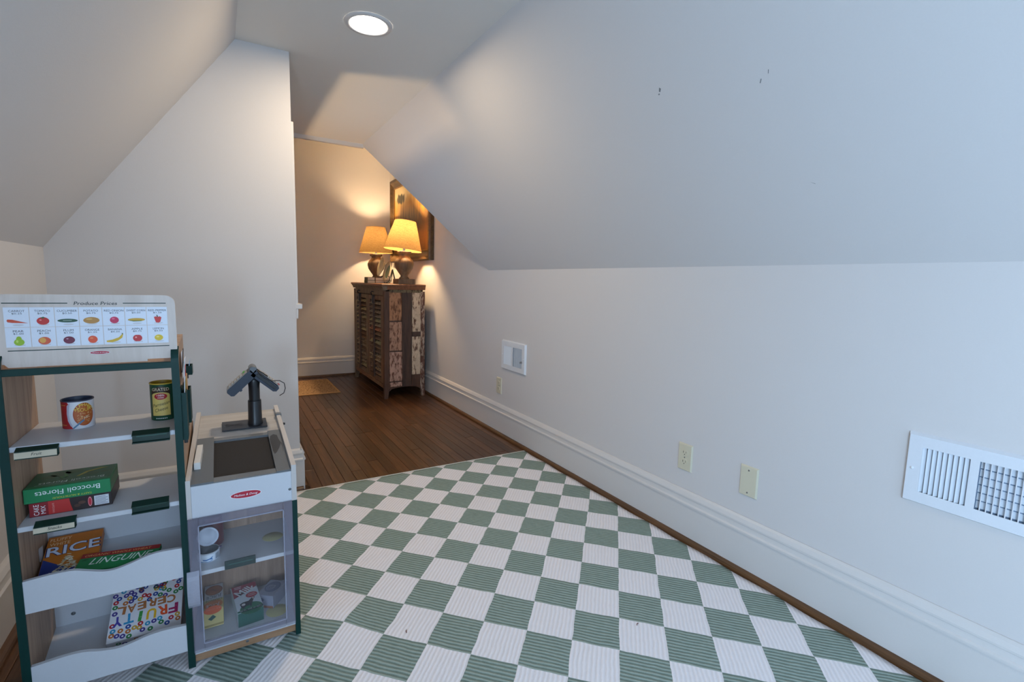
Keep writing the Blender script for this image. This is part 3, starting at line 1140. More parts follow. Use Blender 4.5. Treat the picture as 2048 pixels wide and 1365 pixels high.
lamp1 = lamp('nearer table lamp with a tilted burlap shade, in front of the painting', 1.413, 4.275, math.radians(6.0), 155.0)
lamp1.scale = (0.965, 0.965, 0.965)
lamp2 = lamp('farther table lamp with an upright burlap shade, behind the book stack', 1.415, 5.195, 0.0, 205.0)
MB().tube([(0.078, 0.02, 0.006), (0.095, 0.03, 0.010), (0.108, 0.02, 0.006), (0.112, 0.06, 0.004), (0.112, 0.2, 0.004)], 0.003, 6).build('power_cord', BLACK, lamp1, local=True)

# ------------------------------------------------------------------ books, plates and easels on the cabinet
PAGES = plain('book_pages', (206, 194, 176), 0.9, bscale=500.0, vary=0.12)


def book(label, x0, x1, y0, y1, z0, z1, cover):
    t = thing('book', label, 'book', ((x0 + x1) / 2, (y0 + y1) / 2, z0), group='books stacked on the cabinet')
    c = 0.0025
    mb = MB()
    mb.box(x0, x1, y0, y1, z0, z0 + c)
    mb.box(x0, x1, y0, y1, z1 - c, z1)
    mb.box(x0, x0 + c, y0, y1, z0, z1)
    mb.build('cover', cover, t)
    MB().box(x0 + c, x1 - 0.004, y0 + 0.004, y1 - 0.004, z0 + c, z1 - c).build('pages', PAGES, t)


SAGE = plain('cover_sage', (96, 104, 84), 0.7)
ROSE = plain('cover_rose', (150, 122, 104), 0.7)
book('small sage book at the bottom left under another sage book', 1.216, 1.292, 4.775, 4.90, CT, CT + 0.0255, SAGE)
book('small sage book lying on top of another sage book', 1.219, 1.290, 4.778, 4.90, CT + 0.0258, CT + 0.056, SAGE)
book('wider pale rose book at the bottom of the right-hand pile', 1.296, 1.446, 4.785, 4.945, CT, CT + 0.026, ROSE)
book('pale rose book on top of the right-hand pile, under the plate easel', 1.298, 1.442, 4.788, 4.945, CT + 0.0263, CT + 0.053, ROSE)
GLAZE = plain('plate_cream', (196, 184, 150), 0.25)
GLAZEG = plain('plate_green', (92, 116, 76), 0.25)


def plate(plabel, elabel, x, y, z, r, face):
    e = thing('plate_easel', elabel, 'easel', (x, y, z), group='black plate easels')
    mb = MB()
    for s in (-1, 1):
        mb.tube([(-0.045, s * 0.035, 0.012), (-0.048, s * 0.035, 0.004), (-0.03, s * 0.034, 0.004), (0.0, s * 0.028, 0.02), (0.025, s * 0.008, 0.13)], 0.0045, 7)
    mb.tube([(0.025, -0.010, 0.13), (0.025, 0.010, 0.13)], 0.0045, 7)
    mb.build('front_frame', BLACK, e, local=True)
    MB().tube([(0.025, 0, 0.128), (0.055, 0, 0.004)], 0.006, 7).build('rear_leg', BLACK, e, local=True)
    p = thing('decorative_plate', plabel, 'plate', (x - 0.020, y, z + 0.012 + r), (0, -math.radians(76), 0), group='plates on black easels')
    MB().lathe([(r * 0.5, -0.004), (r * 0.62, -0.004), (r, 0.010), (r, 0.013), (r * 0.66, 0.002), (r * 0.64, 0.001)], 40).build('rim', GLAZE, p, local=True)
    MB().lathe([(0.0001, -0.0005), (r * 0.645, 0.001)], 40).build('centre', face, p, local=True)
    return p


plate('cream-rimmed green plate standing between the two lamps', 'black easel holding the plate between the two lamps', 1.392, 4.63, CT, 0.098, GLAZEG)
plate('small cream plate standing on the books beside the far lamp', 'black easel standing on the wider books', 1.40, 4.87, CT + 0.0535, 0.094, GLAZE)

# ------------------------------------------------------------------ framed painting on the right wall
def painting():
    m, n, l, b = base_mat('landscape_canvas')
    geo = n.new('ShaderNodeNewGeometry')
    sep = n.new('ShaderNodeSeparateXYZ')
    l.new(geo.outputs['Position'], sep.inputs[0])
    mp = n.new('ShaderNodeMapping')
    mp.inputs['Scale'].default_value = (30, 30, 3.5)
    l.new(geo.outputs['Position'], mp.inputs['Vector'])
    st = n.new('ShaderNodeTexNoise')
    st.inputs['Scale'].default_value = 1.0
    st.inputs['Detail'].default_value = 6.0
    l.new(mp.outputs[0], st.inputs['Vector'])
    soft = n.new('ShaderNodeTexNoise')
    soft.inputs['Scale'].default_value = 5.0
    l.new(geo.outputs['Position'], soft.inputs['Vector'])

    def M(op, a, b2, c=None):
        q = n.new('ShaderNodeMath')
        q.operation = op
        for i, s in enumerate((a, b2, c)):
            if s is None:
                continue
            if isinstance(s, (int, float)):
                q.inputs[i].default_value = s
            else:
                l.new(s, q.inputs[i])
        return q.outputs[0]
    # height above a tilted horizon
    hz = M('SUBTRACT', sep.outputs['Z'], M('MULTIPLY_ADD', sep.outputs['Y'], 0.02, 1.735))
    hz = M('ADD', hz, M('MULTIPLY_ADD', st.outputs['Fac'], 0.30, -0.15))
    cr = n.new('ShaderNodeValToRGB')
    cr.color_ramp.interpolation = 'EASE'
    els = cr.color_ramp.elements
    els[0].position = 0.0
    els[0].color = rgb(70, 46, 22)
    els[1].position = 1.0
    els[1].color = rgb(210, 190, 142)
    for p, c in ((0.18, (140, 92, 36)), (0.36, (96, 68, 34)), (0.47, (176, 128, 52)), (0.53, (196, 160, 92)), (0.58, (216, 198, 152))):
        e = els.new(p)
        e.color = rgb(*c)
    l.new(M('MULTIPLY_ADD', hz, 0.85, 0.52), cr.inputs[0])
    # dark trees standing on the horizon at the far end
    ty = M('DIVIDE', M('SUBTRACT', sep.outputs['Y'], 5.00), 0.15)
    tz = M('DIVIDE', M('SUBTRACT', sep.outputs['Z'], 1.865), 0.05)
    r2 = M('ADD', M('MULTIPLY', ty, ty), M('MULTIPLY', tz, tz))
    r2 = M('ADD', r2, M('MULTIPLY_ADD', st.outputs['Fac'], 3.4, -1.7))
    tm = n.new('ShaderNodeMapRange')
    tm.inputs[1].default_value = 0.6
    tm.inputs[2].default_value = 1.2
    tm.inputs[3].default_value = 1.0
    tm.inputs[4].default_value = 0.0
    l.new(r2, tm.inputs[0])
    mx = n.new('ShaderNodeMixRGB')
    mx.inputs[2].default_value = rgb(62, 56, 36)
    l.new(tm.outputs[0], mx.inputs[0])
    l.new(cr.outputs[0], mx.inputs[1])
    l.new(mx.outputs[0], b.inputs['Base Color'])
    b.inputs['Roughness'].default_value = 0.45
    bp = n.new('ShaderNodeBump')
    bp.inputs['Strength'].default_value = 0.3
    bp.inputs['Distance'].default_value = 0.002
    l.new(st.outputs['Fac'], bp.inputs['Height'])
    l.new(bp.outputs[0], b.inputs['Normal'])
    return m


FRAME = wood('bronze_frame', (52, 36, 20), (104, 78, 44), axis=1, rough=0.4, stretch=5, bump=0.2)
GILT = plain('gilt_lip', (150, 112, 56), 0.35, metal=0.6)
pic = thing('framed_painting', 'golden landscape painting in a heavy bronze frame behind the lamps', 'painting', (XR, 4.69, 1.235))
PY0, PY1, PZ0, PZ1 = 4.13, 5.30, 1.228, 2.085
# frame profile: distance inward from the outer edge, height off the wall
FP = [(0.0, 0.0), (0.0, 0.034), (0.012, 0.046), (0.035, 0.048), (0.060, 0.034), (0.078, 0.026), (0.090, 0.024), (0.090, 0.004)]


def member(a, b_, inw):
    """mitred frame member from corner a to corner b; inw points to the picture's centre"""
    a, b_, inw = Vector(a), Vector(b_), Vector(inw)
    along = (b_ - a).normalized()
    vs = []
    for d, h in FP:
        vs.append(a + inw * d + along * d + Vector((-h, 0, 0)))
    for d, h in FP:
        vs.append(b_ + inw * d - along * d + Vector((-h, 0, 0)))
    n_ = len(FP)
    fs = [(i, i + 1, n_ + i + 1, n_ + i) for i in range(n_ - 1)] + [tuple(range(n_)), tuple(range(2 * n_ - 1, n_ - 1, -1)), (n_ - 1, 0, n_, 2 * n_ - 1)]
    MB().add(vs, fs).build('frame_rail', FRAME, pic)


PX = XR - 0.0005
member((PX, PY0, PZ0), (PX, PY1, PZ0), (0, 0, 1))
member((PX, PY0, PZ1), (PX, PY1, PZ1), (0, 0, -1))
member((PX, PY0, PZ0), (PX, PY0, PZ1), (0, 1, 0))
member((PX, PY1, PZ0), (PX, PY1, PZ1), (0, -1, 0))
MB().box(XR - 0.018, XR - 0.012, PY0 + 0.08, PY1 - 0.08, PZ0 + 0.08, PZ1 - 0.08).build('canvas', painting(), pic)
mb = MB()
g0 = 0.090
mb.box(XR - 0.027, XR - 0.018, PY0 + g0, PY1 - g0, PZ0 + g0, PZ0 + g0 + 0.010)
mb.box(XR - 0.027, XR - 0.018, PY0 + g0, PY1 - g0, PZ1 - g0 - 0.010, PZ1 - g0)
mb.box(XR - 0.027, XR - 0.018, PY0 + g0, PY0 + g0 + 0.010, PZ0 + g0 + 0.01, PZ1 - g0 - 0.01)
mb.box(XR - 0.027, XR - 0.018, PY1 - g0 - 0.010, PY1 - g0, PZ0 + g0 + 0.01, PZ1 - g0 - 0.01)
mb.build('gilt_lip', GILT, pic)

# ------------------------------------------------------------------ toy grocery stand: tall shelf with a checkout counter and fridge
SX0, SX1 = -0.428, -0.098          # outer sides of the tall shelf
SY0, SY1 = 1.450, 1.662            # front and back of the tall shelf
CYB = 1.95                         # back of the counter
st = thing('toy_grocery_stand', 'toy grocery stand with green edges, price sign, bins, checkout counter and clear fridge door', 'toy stand', (-0.13, 1.70, 0))


def arc(cx, cy, r, a0, a1, n=6):
    return [(cx + r * math.cos(math.radians(a0 + (a1 - a0) * k / n)), cy + r * math.sin(math.radians(a0 + (a1 - a0) * k / n))) for k in range(n + 1)]


# left and right side panels of the tall shelf (profile in depth and height)
FT = 0.0052   # feet stand on the rug
left_prof = [(SY0, FT), (SY0, 0.832)] + arc(SY0 + 0.035, 0.832, 0.035, 180, 100, 5) + [(SY1, 0.880), (SY1, FT)]
right_prof = [(SY0, FT), (SY0, 0.832)] + arc(SY0 + 0.035, 0.832, 0.035, 180, 100, 5) + [(SY1, 0.880), (SY1, 0.70), (SY1 + 0.02, 0.655), (SY1 + 0.07, 0.610), (CYB - 0.03, 0.560), (CYB - 0.03, FT)]
for nm, prof, a, b_ in (('left', left_prof, SX0, SX0 + 0.013), ('right', right_prof, SX1 - 0.013, SX1)):
    MB().prism(prof, 'x', a, b_).build('side_panel', LAMWOOD, st)
    e = MB()
    ep = [(SY0 - 0.004, FT), (SY0 - 0.004, 0.832)] + arc(SY0 + 0.035, 0.832, 0.039, 180, 105, 5)
    ip = [(SY0 + 0.0, FT), (SY0 + 0.0, 0.832)] + arc(SY0 + 0.035, 0.832, 0.035, 180, 105, 5)
    e.prism(ep + ip[::-1], 'x', a - 0.0015, b_ + 0.0015)
    e.build('edge_band', GREEN, st)
XI0, XI1 = SX0 + 0.013, SX1 - 0.013   # inner faces
MB().box(XI0, XI1, SY0 + 0.004, SY1, 0.822, 0.834, c=0.001).build('top_panel', LAMWOOD, st)
MB().box(XI0, XI1, SY0 - 0.003, SY0 + 0.004, 0.819, 0.8345, c=0.001).build('top_edge', GREEN, st)
MB().box(XI0, XI1, SY0 + 0.002, SY1 - 0.002, 0.648, 0.660, c=0.001).build('shelf', PALE, st)
MB().box(XI0, XI1, SY0 + 0.002, SY1 - 0.002, 0.461, 0.473, c=0.001).build('shelf', PALE, st)


def bin_(name, zf, zb, ztop, wave, zback0, zback1):
    pts = [(XI0 + 0.001, zf)] + [(XI1 - 0.001, zf)] + [(x_, z_) for x_, z_ in reversed(wave)]
    fp = MB().prism(pts, 'y', SY0 - 0.002, SY0 + 0.008).build('bin_front', PALE, st)
    MB().slab([(XI0, SY0 + 0.008, zf), (XI1, SY0 + 0.008, zf), (XI1, SY1 - 0.012, zb), (XI0, SY1 - 0.012, zb)], (0, 0, 0.006)).build('bin_floor', PALE, st)
    MB().box(XI0, XI1, SY1 - 0.012, SY1 - 0.002, zback0, zback1).build('bin_back', PALE, st)


wave_u = [(XI0 + 0.001, 0.345), (-0.378, 0.348), (-0.348, 0.349), (-0.324, 0.347), (-0.301, 0.339), (-0.270, 0.329), (-0.247, 0.328), (-0.217, 0.335), (-0.188, 0.344), (-0.160, 0.348), (XI1 - 0.001, 0.346)]
wave_l = [(XI0 + 0.001, 0.133), (-0.372, 0.136), (-0.340, 0.137), (-0.315, 0.134), (-0.293, 0.127), (-0.265, 0.121), (-0.243, 0.121), (-0.222, 0.125), (-0.194, 0.131), (-0.160, 0.133), (XI1 - 0.001, 0.130)]


def smooth(w, n=6):
    out = []
    for i in range(len(w) - 1):
        p0, p1, p2, p3 = w[max(i - 1, 0)], w[i], w[i + 1], w[min(i + 2, len(w) - 1)]
        for k in range(n):
            t = k / n
            out.append(tuple(0.5 * (2 * p1[j] + (p2[j] - p0[j]) * t + (2 * p0[j] - 5 * p1[j] + 4 * p2[j] - p3[j]) * t * t + (3 * p1[j] - p0[j] - 3 * p2[j] + p3[j]) * t ** 3) for j in (0, 1)))
    return out + [w[-1]]


bin_('u', 0.266, 0.314, 0.345, smooth(wave_u), 0.310, 0.420)
bin_('l', 0.056, 0.094, 0.130, smooth(wave_l), 0.090, 0.215)
q = MB().lathe([(0.0001, 0.0012), (0.0045, 0.001), (0.005, 0.0)], 16).build('screw_cover', GREYP, st, local=True)
q.matrix_local = Matrix.Translation(Vector((-0.378, SY1 - 0.0125, 0.128)) - ORG[st.name]) @ Matrix.Rotation(PI / 2, 4, 'X')
# little clear tag hanging inside the upper bin
MB().add([(XI0 + 0.004, 1.56, 0.335), (XI0 + 0.005, 1.585, 0.335), (XI0 + 0.006, 1.585, 0.365), (XI0 + 0.004, 1.56, 0.368), (XI0 + 0.0045, 1.572, 0.325)], [(0, 4, 1, 2, 3)]).build('clear_tag', plain('clear_film', (220, 226, 232), 0.15, alpha=0.5), st)


# tag holders on the shelf edges
def holder(x0, x1, z0, z1, words):
    mb = MB()
    y = SY0 - 0.004
    mb.box(x0, x1, y - 0.001, y + 0.003, z0, z1, c=0.0006)
    mb.prism([(y - 0.009, z1 - 0.004), (y + 0.010, z1 + 0.0035), (y + 0.010, z1 + 0.0055), (y - 0.009, z1 - 0.002)], 'x', x0, x1)
    mb.prism([(y - 0.010, z0 - 0.0025), (y - 0.010, z0 - 0.0005), (y + 0.003, z0 + 0.001), (y + 0.003, z0 - 0.001)], 'x', x0, x1)
    h = mb.build('tag_holder', DKGREEN, st)
    CARD = MATS.get('tag_card') or plain('tag_card', (198, 188, 166), 0.7, vary=0.04)
    if words:
        c = MB().slab([(x0 - 0.001, y - 0.0092, z0 - 0.001), (x1 - 0.002, y - 0.0092, z0 - 0.001), (x1 - 0.002, y - 0.0075, z1 - 0.0035), (x0 - 0.001, y - 0.0075, z1 - 0.0035)], (0, 0.0012, 0)).build('tag_card', CARD, h)
        p = Print(on_plane((x0, y - 0.0095, z0), (1, 0, 0), (0, 0.1, 1)))
        p.text(words, (x1 - x0) / 2, (z1 - z0) / 2 - 0.001, 0.0065, (44, 44, 40), shear=0.25)
        p.build('tag_lettering', h, local=False)
    else:
        MB().box(x0 + 0.008, x1 - 0.006, y - 0.0016, y - 0.0008, (z0 + z1) / 2 + 0.002, (z0 + z1) / 2 + 0.0035).build('groove', plain('holder_line', (60, 108, 96), 0.3), h)




holder(-0.403, -0.331, 0.637, 0.6545, 'Fruit')
holder(-0.198, -0.123, 0.6425, 0.6625, None)
holder(-0.384, -0.312, 0.459, 0.475, 'Snacks')
holder(-0.208, -0.133, 0.4655, 0.4845, None)

# price sign
sg = [(-0.4045, 0.836), (-0.353, 0.836), (-0.353, 0.841), (-0.158, 0.841), (-0.158, 0.836), (-0.100, 0.8445)]
outline = [(-0.405, 0.836), (-0.360, 0.836), (-0.360, 0.8365), (-0.160, 0.8365), (-0.160, 0.842), (-0.118, 0.842)] + arc(-0.112, 0.856, 0.013, -90, 0, 5) + [(-0.0985, 0.900)] + arc(-0.1195, 0.976, 0.021, 0, 90, 7) + arc(-0.402, 0.976, 0.021, 90, 180, 7) + [(-0.4235, 0.900)] + arc(-0.411, 0.856, 0.013, 180, 270, 5)
SGY = 1.462
sign = MB().prism(outline, 'y', SGY, SGY + 0.007).build('sign_board', BIRCH, st)
p = Print(on_plane((0, SGY - 0.0001, 0), (1, 0, 0), (0, 0, 1)))
C0, C1, R0, R1 = -0.4055, -0.115, 0.8805, 0.969
INK = (24, 36, 34)
p.rect(-0.4065, -0.299, 0.9767, 0.9787, (4, 46, 42))
p.rect(-0.200, -0.117, 0.9767, 0.9787, (4, 46, 42))
p.rect(-0.4035, -0.1145, 0.8722, 0.8742, (4, 46, 42))
p.text('Produce Prices', -0.2495, 0.9775, 0.0076, INK, w=0.078, shear=0.18, offset=0.006)
cw, ch = (C1 - C0) / 7, (R1 - R0) / 2
GOODS = [['CARROT', 'TOMATO', 'CUCUMBER', 'POTATO', 'RED ONION', 'SWEET CORN', 'RED PEPPER'], ['PEAR', 'PEACH', 'PLUM', 'ORANGE', 'BANANA', 'APPLE', 'LEMON']]
COST = [['$0.25', '$0.75', '$0.50', '$0.75', '$0.75', '$0.50', '$1.25'], ['$1.00', '$1.00', '$1.00', '$1.25', '$0.25', '$0.75', '$0.50']]


def produce(p, k, x, y):
    E = p.ellipse
    sh = (206, 206, 212)
    E(x + 0.001, y - 0.0085, 0.009, 0.0018, sh, lay=2)
    if k == 'CARROT':
        p.poly([(x - 0.017, y + 0.001), (x - 0.0155, y + 0.004), (x - 0.008, y + 0.0035), (x + 0.017, y - 0.0045), (x - 0.008, y - 0.0035), (x - 0.0155, y - 0.002)], (206, 78, 48), 3)
    elif k == 'TOMATO':
        E(x, y, 0.0105, 0.0085, (196, 36, 34), 3)
        p.poly([(x - 0.004, y + 0.007), (x, y + 0.005), (x + 0.004, y + 0.007), (x + 0.001, y + 0.0095)], (52, 84, 38), 4)
        E(x - 0.004, y + 0.002, 0.002, 0.0013, (238, 140, 130), 4)
    elif k == 'CUCUMBER':
        E(x, y, 0.0175, 0.0042, (34, 78, 54), 3)
        p.rect(x - 0.008, x + 0.007, y - 0.0002, y + 0.0007, (186, 204, 190), 4)
    elif k == 'POTATO':
        E(x, y, 0.0145, 0.0075, (184, 132, 58), 3)
        E(x - 0.004, y + 0.003, 0.006, 0.002, (214, 168, 90), 4)
    elif k == 'RED ONION':
        E(x, y, 0.0083, 0.0078, (196, 24, 78), 3)
        E(x - 0.002, y + 0.003, 0.003, 0.002, (226, 90, 130), 4)
    elif k == 'SWEET CORN':
        E(x, y, 0.0165, 0.0038, (206, 160, 34), 3)
        p.poly([(x - 0.0175, y), (x - 0.006, y - 0.0042), (x + 0.010, y - 0.0036), (x + 0.010, y - 0.0022), (x - 0.006, y - 0.0022)], (72, 112, 44), 4)
    elif k == 'RED PEPPER':
        p.poly([(x - 0.0075, y + 0.006), (x - 0.003, y + 0.0075), (x, y + 0.006), (x + 0.004, y + 0.0075), (x + 0.0075, y + 0.005), (x + 0.005, y - 0.006), (x + 0.001, y - 0.008), (x - 0.004, y - 0.007)], (206, 38, 36), 3)
        p.poly([(x - 0.001, y + 0.006), (x - 0.0025, y + 0.011), (x - 0.0005, y + 0.011), (x + 0.001, y + 0.0065)], (46, 74, 34), 4)
    elif k == 'PEAR':
        E(x, y - 0.002, 0.0085, 0.0075, (150, 188, 40), 3)
        E(x, y + 0.005, 0.0045, 0.006, (150, 188, 40), 4)
        E(x - 0.003, y, 0.002, 0.003, (196, 220, 100), 5)
    elif k == 'PEACH':
        E(x, y, 0.0105, 0.0085, (214, 92, 56), 3)
        E(x - 0.003, y + 0.001, 0.0055, 0.006, (226, 164, 76), 4)
    elif k == 'PLUM':
        E(x, y, 0.010, 0.0083, (112, 26, 58), 3)
        E(x - 0.003, y + 0.003, 0.002, 0.0014, (196, 140, 160), 4)
    elif k == 'ORANGE':
        E(x, y, 0.0085, 0.0085, (226, 78, 32), 3)
        E(x - 0.002, y + 0.003, 0.003, 0.002, (240, 132, 80), 4)
    elif k == 'BANANA':
        up = [(x - 0.017, y - 0.004), (x - 0.006, y - 0.002), (x + 0.006, y + 0.003), (x + 0.0125, y + 0.0105), (x + 0.0145, y + 0.0105), (x + 0.0125, y + 0.002), (x + 0.004, y - 0.0048), (x - 0.007, y - 0.0085), (x - 0.0165, y - 0.0075)]
        p.poly(up, (216, 176, 40), 3)
        p.poly([(x + 0.012, y + 0.0095), (x + 0.012, y + 0.013), (x + 0.014, y + 0.013), (x + 0.0145, y + 0.010)], (110, 110, 60), 4)
    elif k == 'APPLE':
        E(x - 0.002, y, 0.0070, 0.0078, (196, 34, 40), 3)
        E(x + 0.002, y, 0.0068, 0.0078, (196, 34, 40), 4)
        E(x - 0.003, y + 0.002, 0.002, 0.002, (236, 150, 140), 5)
    elif k == 'LEMON':
        E(x, y, 0.0085, 0.0072, (222, 190, 30), 3)
        E(x - 0.002, y + 0.002, 0.003, 0.002, (240, 220, 110), 4)


for r in range(2):
    for c in range(7):
        x0, y0 = C0 + c * cw, R1 - (r + 1) * ch
        p.rect(x0 + 0.0006, x0 + cw - 0.0006, y0 + 0.0005, y0 + ch - 0.0005, (224, 230, 242), 1)
        nm = GOODS[r][c]
        p.text(nm, x0 + cw / 2 + 0.001, y0 + ch - 0.0085, 0.0046, (40, 42, 52), w=min(cw * 0.86, 0.0043 * len(nm)), lay=2)
        p.text(COST[r][c], x0 + cw / 2 + 0.001, y0 + ch - 0.0140, 0.0036, (56, 58, 70), w=0.0165, lay=2)
        produce(p, nm, x0 + cw / 2 + 0.001, y0 + 0.0135)


def logo(p, x, y, a, b, lay=1):
    p.ellipse(x, y, a, b, (236, 232, 236), lay, n=36)
    p.ellipse(x, y, a * 0.95, b * 0.84, (176, 26, 52), lay + 1, n=36)
    p.text('Melissa & Doug', x, y, b * 0.52, (240, 236, 240), w=a * 1.5, shear=0.3, lay=lay + 2)


logo(p, -0.2485, 0.8625, 0.0185, 0.0042)
p.build('sign_print', sign, local=False)

# counter: white apron, rims, wooden top, belt
AX0, AX1 = -0.0945, 0.163
ZT0, ZTS = 0.508, 0.115            # top surface height at the front and its rise per metre


def zt(y):
    return ZT0 + ZTS * (y - 1.447)


def xs(y):
    k = (y - 1.447) / (CYB - 1.447)
    return (AX0 + 0.014 * k, AX1 + 0.0 * k)


# outer side panel (with green front edge below the apron)
YW = 1.450
MB().prism([(YW, FT), (YW, 0.42), (CYB - 0.01, 0.42), (CYB - 0.01, FT)], 'x', AX1 - 0.012, AX1).build('side_panel', LAMWOOD, st)
MB().box(AX1 - 0.0125, AX1 + 0.001, YW - 0.004, YW + 0.002, FT, 0.420, c=0.0008).build('edge_band', GREEN, st)
# rims
for (a0, a1, b0, b1) in ((AX0 - 0.003, AX0 + 0.0075, AX0 + 0.007, AX0 + 0.0195), (AX1 - 0.0125, AX1, AX1 - 0.0125, AX1)):
    mb = MB()
    y0, y1 = 1.445, CYB
    zf, zk = 0.524, zt(CYB) + 0.013
    mb.hexa([(a0, y0, 0.420), (a1, y0, 0.420), (b1, y1, 0.420), (b0, y1, 0.420), (a0, y0, zf), (a1, y0, zf), (b1, y1, zk), (b0, y1, zk)])
    mb.build('counter_rim', ASHTOP if a0 > 5 else plain('counter_side', (196, 190, 186), 0.45, vary=0.03), st)
ap = MB().box(AX0 + 0.0075, AX1 - 0.0125, 1.4455, 1.456, 0.420, 0.5065, c=0.0008).build('counter_apron', PALE, st)
p = Print(on_plane((0, 1.4453, 0), (1, 0, 0), (0, 0, 1)))
logo(p, 0.037, 0.4625, 0.0375, 0.0108)
p.build('logo_print', ap, local=False)
q = MB().lathe([(0.0001, 0.0008), (0.003, 0.0006), (0.004, 0.0)], 12).build('screw_cover', GREYP, st, local=True)
q.matrix_local = Matrix.Translation(Vector((0.1455, 1.4450, 0.4545)) - ORG[st.name]) @ Matrix.Rotation(PI / 2, 4, 'X')


def on_top(x0, x1, y0, y1, h0, h1, name, mat, slot=None):
    """a board lying on the sloping counter top, from h0 to h1 above it"""
    mb = MB().hexa([(x0, y0, zt(y0) + h0), (x1, y0, zt(y0) + h0), (x1, y1, zt(y1) + h0), (x0, y1, zt(y1) + h0), (x0, y0, zt(y0) + h1), (x1, y0, zt(y0) + h1), (x1, y1, zt(y1) + h1), (x0, y1, zt(y1) + h1)])
    return mb.build(name, mat, st)


LX0, LX1, RX0_, RX1_ = AX0 + 0.0165, -0.036, 0.1135, AX1 - 0.0128
on_top(AX0 + 0.0125, AX1 - 0.0125, 1.735, CYB - 0.004, -0.012, 0.0, 'counter_top', ASHTOP)
on_top(AX0 + 0.0085, LX1, 1.4475, 1.742, -0.010, 0.0035, 'belt_side_plate', GREYP)
on_top(RX0_, RX1_, 1.4475, 1.742, -0.010, 0.0035, 'belt_side_plate', GREYP)
BELT = plain('belt_felt', (46, 42, 40), 0.95, bump=0.2, bscale=600.0, vary=0.25)
on_top(LX1, RX0_, 1.475, 1.716, -0.016, -0.006, 'conveyor_belt', BELT)
on_top(LX1, RX0_, 1.4475, 1.474, -0.014, 0.001, 'belt_roller_cover', plain('smoke_plastic', (112, 114, 116), 0.25))
on_top(LX1, RX0_, 1.717, 1.737, -0.014, 0.001, 'belt_roller_cover', plain('smoke_plastic', (112, 114, 116), 0.25))
# worn patch on the right plate: a printed tear
p = Print(lambda a, b_, h: (RX0_ + a, 1.53 + b_, zt(1.53 + b_) + 0.0036 + h))
p.poly([(0.004, 0.165), (0.014, 0.178), (0.024, 0.168), (0.026, 0.135), (0.030, 0.105), (0.022, 0.070), (0.012, 0.040), (0.006, 0.030), (0.003, 0.055), (0.002, 0.100), (0.001, 0.140)], (46, 48, 54))
p.poly([(0.030, 0.105), (0.033, 0.103), (0.032, 0.060), (0.029, 0.035), (0.031, 0.060)], (46, 48, 54))
p.build('worn_patch', st, local=False)
# white card block on the left plate
mb = MB()
mb.hexa([(-0.0815, 1.531, zt(1.531) + 0.0035), (-0.0665, 1.531, zt(1.531) + 0.0035), (-0.0625, 1.650, zt(1.65) + 0.0035), (-0.0765, 1.650, zt(1.65) + 0.0035),
         (-0.0815, 1.531, zt(1.531) + 0.0225), (-0.0665, 1.531, zt(1.531) + 0.0225), (-0.0625, 1.650, zt(1.65) + 0.0225), (-0.0765, 1.650, zt(1.65) + 0.0225)])
mb.build('card_block', plain('block_white', (220, 218, 214), 0.4), st)
# clip and knob on the right rim
MB().box(AX1 - 0.0155, AX1 + 0.003, 1.845, 1.870, zt(1.857) + 0.006, zt(1.857) + 0.0165, c=0.001).build('rim_clip', GREYP, st)
q = MB().lathe([(0.0001, 0.010), (0.004, 0.009), (0.005, 0.0)], 12).build('rim_knob', BLACK, st, local=True)
q.matrix_local = Matrix.Translation(Vector((AX1, 1.80, zt(1.80) - 0.002)) - ORG[st.name]) @ Matrix.Rotation(PI / 2, 4, 'Y')

# fridge under the counter
FB = 1.678
MB().box(AX0 - 0.004, AX1 - 0.012, FB, FB + 0.01, 0.04, 0.42).build('fridge_back', LAMWOOD, st)
MB().box(AX0 - 0.004, AX1 - 0.012, YW + 0.004, FB, 0.255, 0.2665, c=0.0008).build('fridge_shelf', PALE, st)
MB().box(AX0 - 0.004, AX1 - 0.012, YW - 0.002, FB, 0.038, 0.0495, c=0.0008).build('fridge_floor', PALE, st)
kb = MB().box(AX0 - 0.004, AX1 - 0.012, YW + 0.004, YW + 0.014, 0.014, 0.038, c=0.0008).build('kick_board', wood('kick_maple', (140, 104, 76), (178, 140, 108), axis=0, rough=0.5, stretch=16, bump=0.03), st)
q = MB().lathe([(0.0001, 0.0008), (0.003, 0.0006), (0.004, 0.0)], 12).build('screw_cover', GREYP, kb, local=True)
q.matrix_local = Matrix.Translation(Vector((0.026, YW + 0.0038, 0.028)) - ORG[st.name]) @ Matrix.Rotation(PI / 2, 4, 'X')
mb = MB().box(-0.020, 0.054, YW - 0.002, YW + 0.003, 0.2575, 0.281, c=0.0006)
fh = mb.build('tag_holder', DKGREEN, st)
MB().box(-0.012, 0.048, YW - 0.0028, YW - 0.002, 0.270, 0.2715).build('groove', MATS['holder_line'], fh)
SPOT = plain('printed_spot', (196, 190, 140), 0.6)
MB().lathe([(0.0001, 0.0003), (0.0275, 0.0003), (0.028, 0.0)], 32, (0.106, 1.562, 0.2667)).build('printed_spot', SPOT, st)
MB().lathe([(0.0001, 0.0003), (0.0295, 0.0003), (0.030, 0.0)], 32, (0.108, 1.522, 0.0497)).build('printed_spot', SPOT, st)

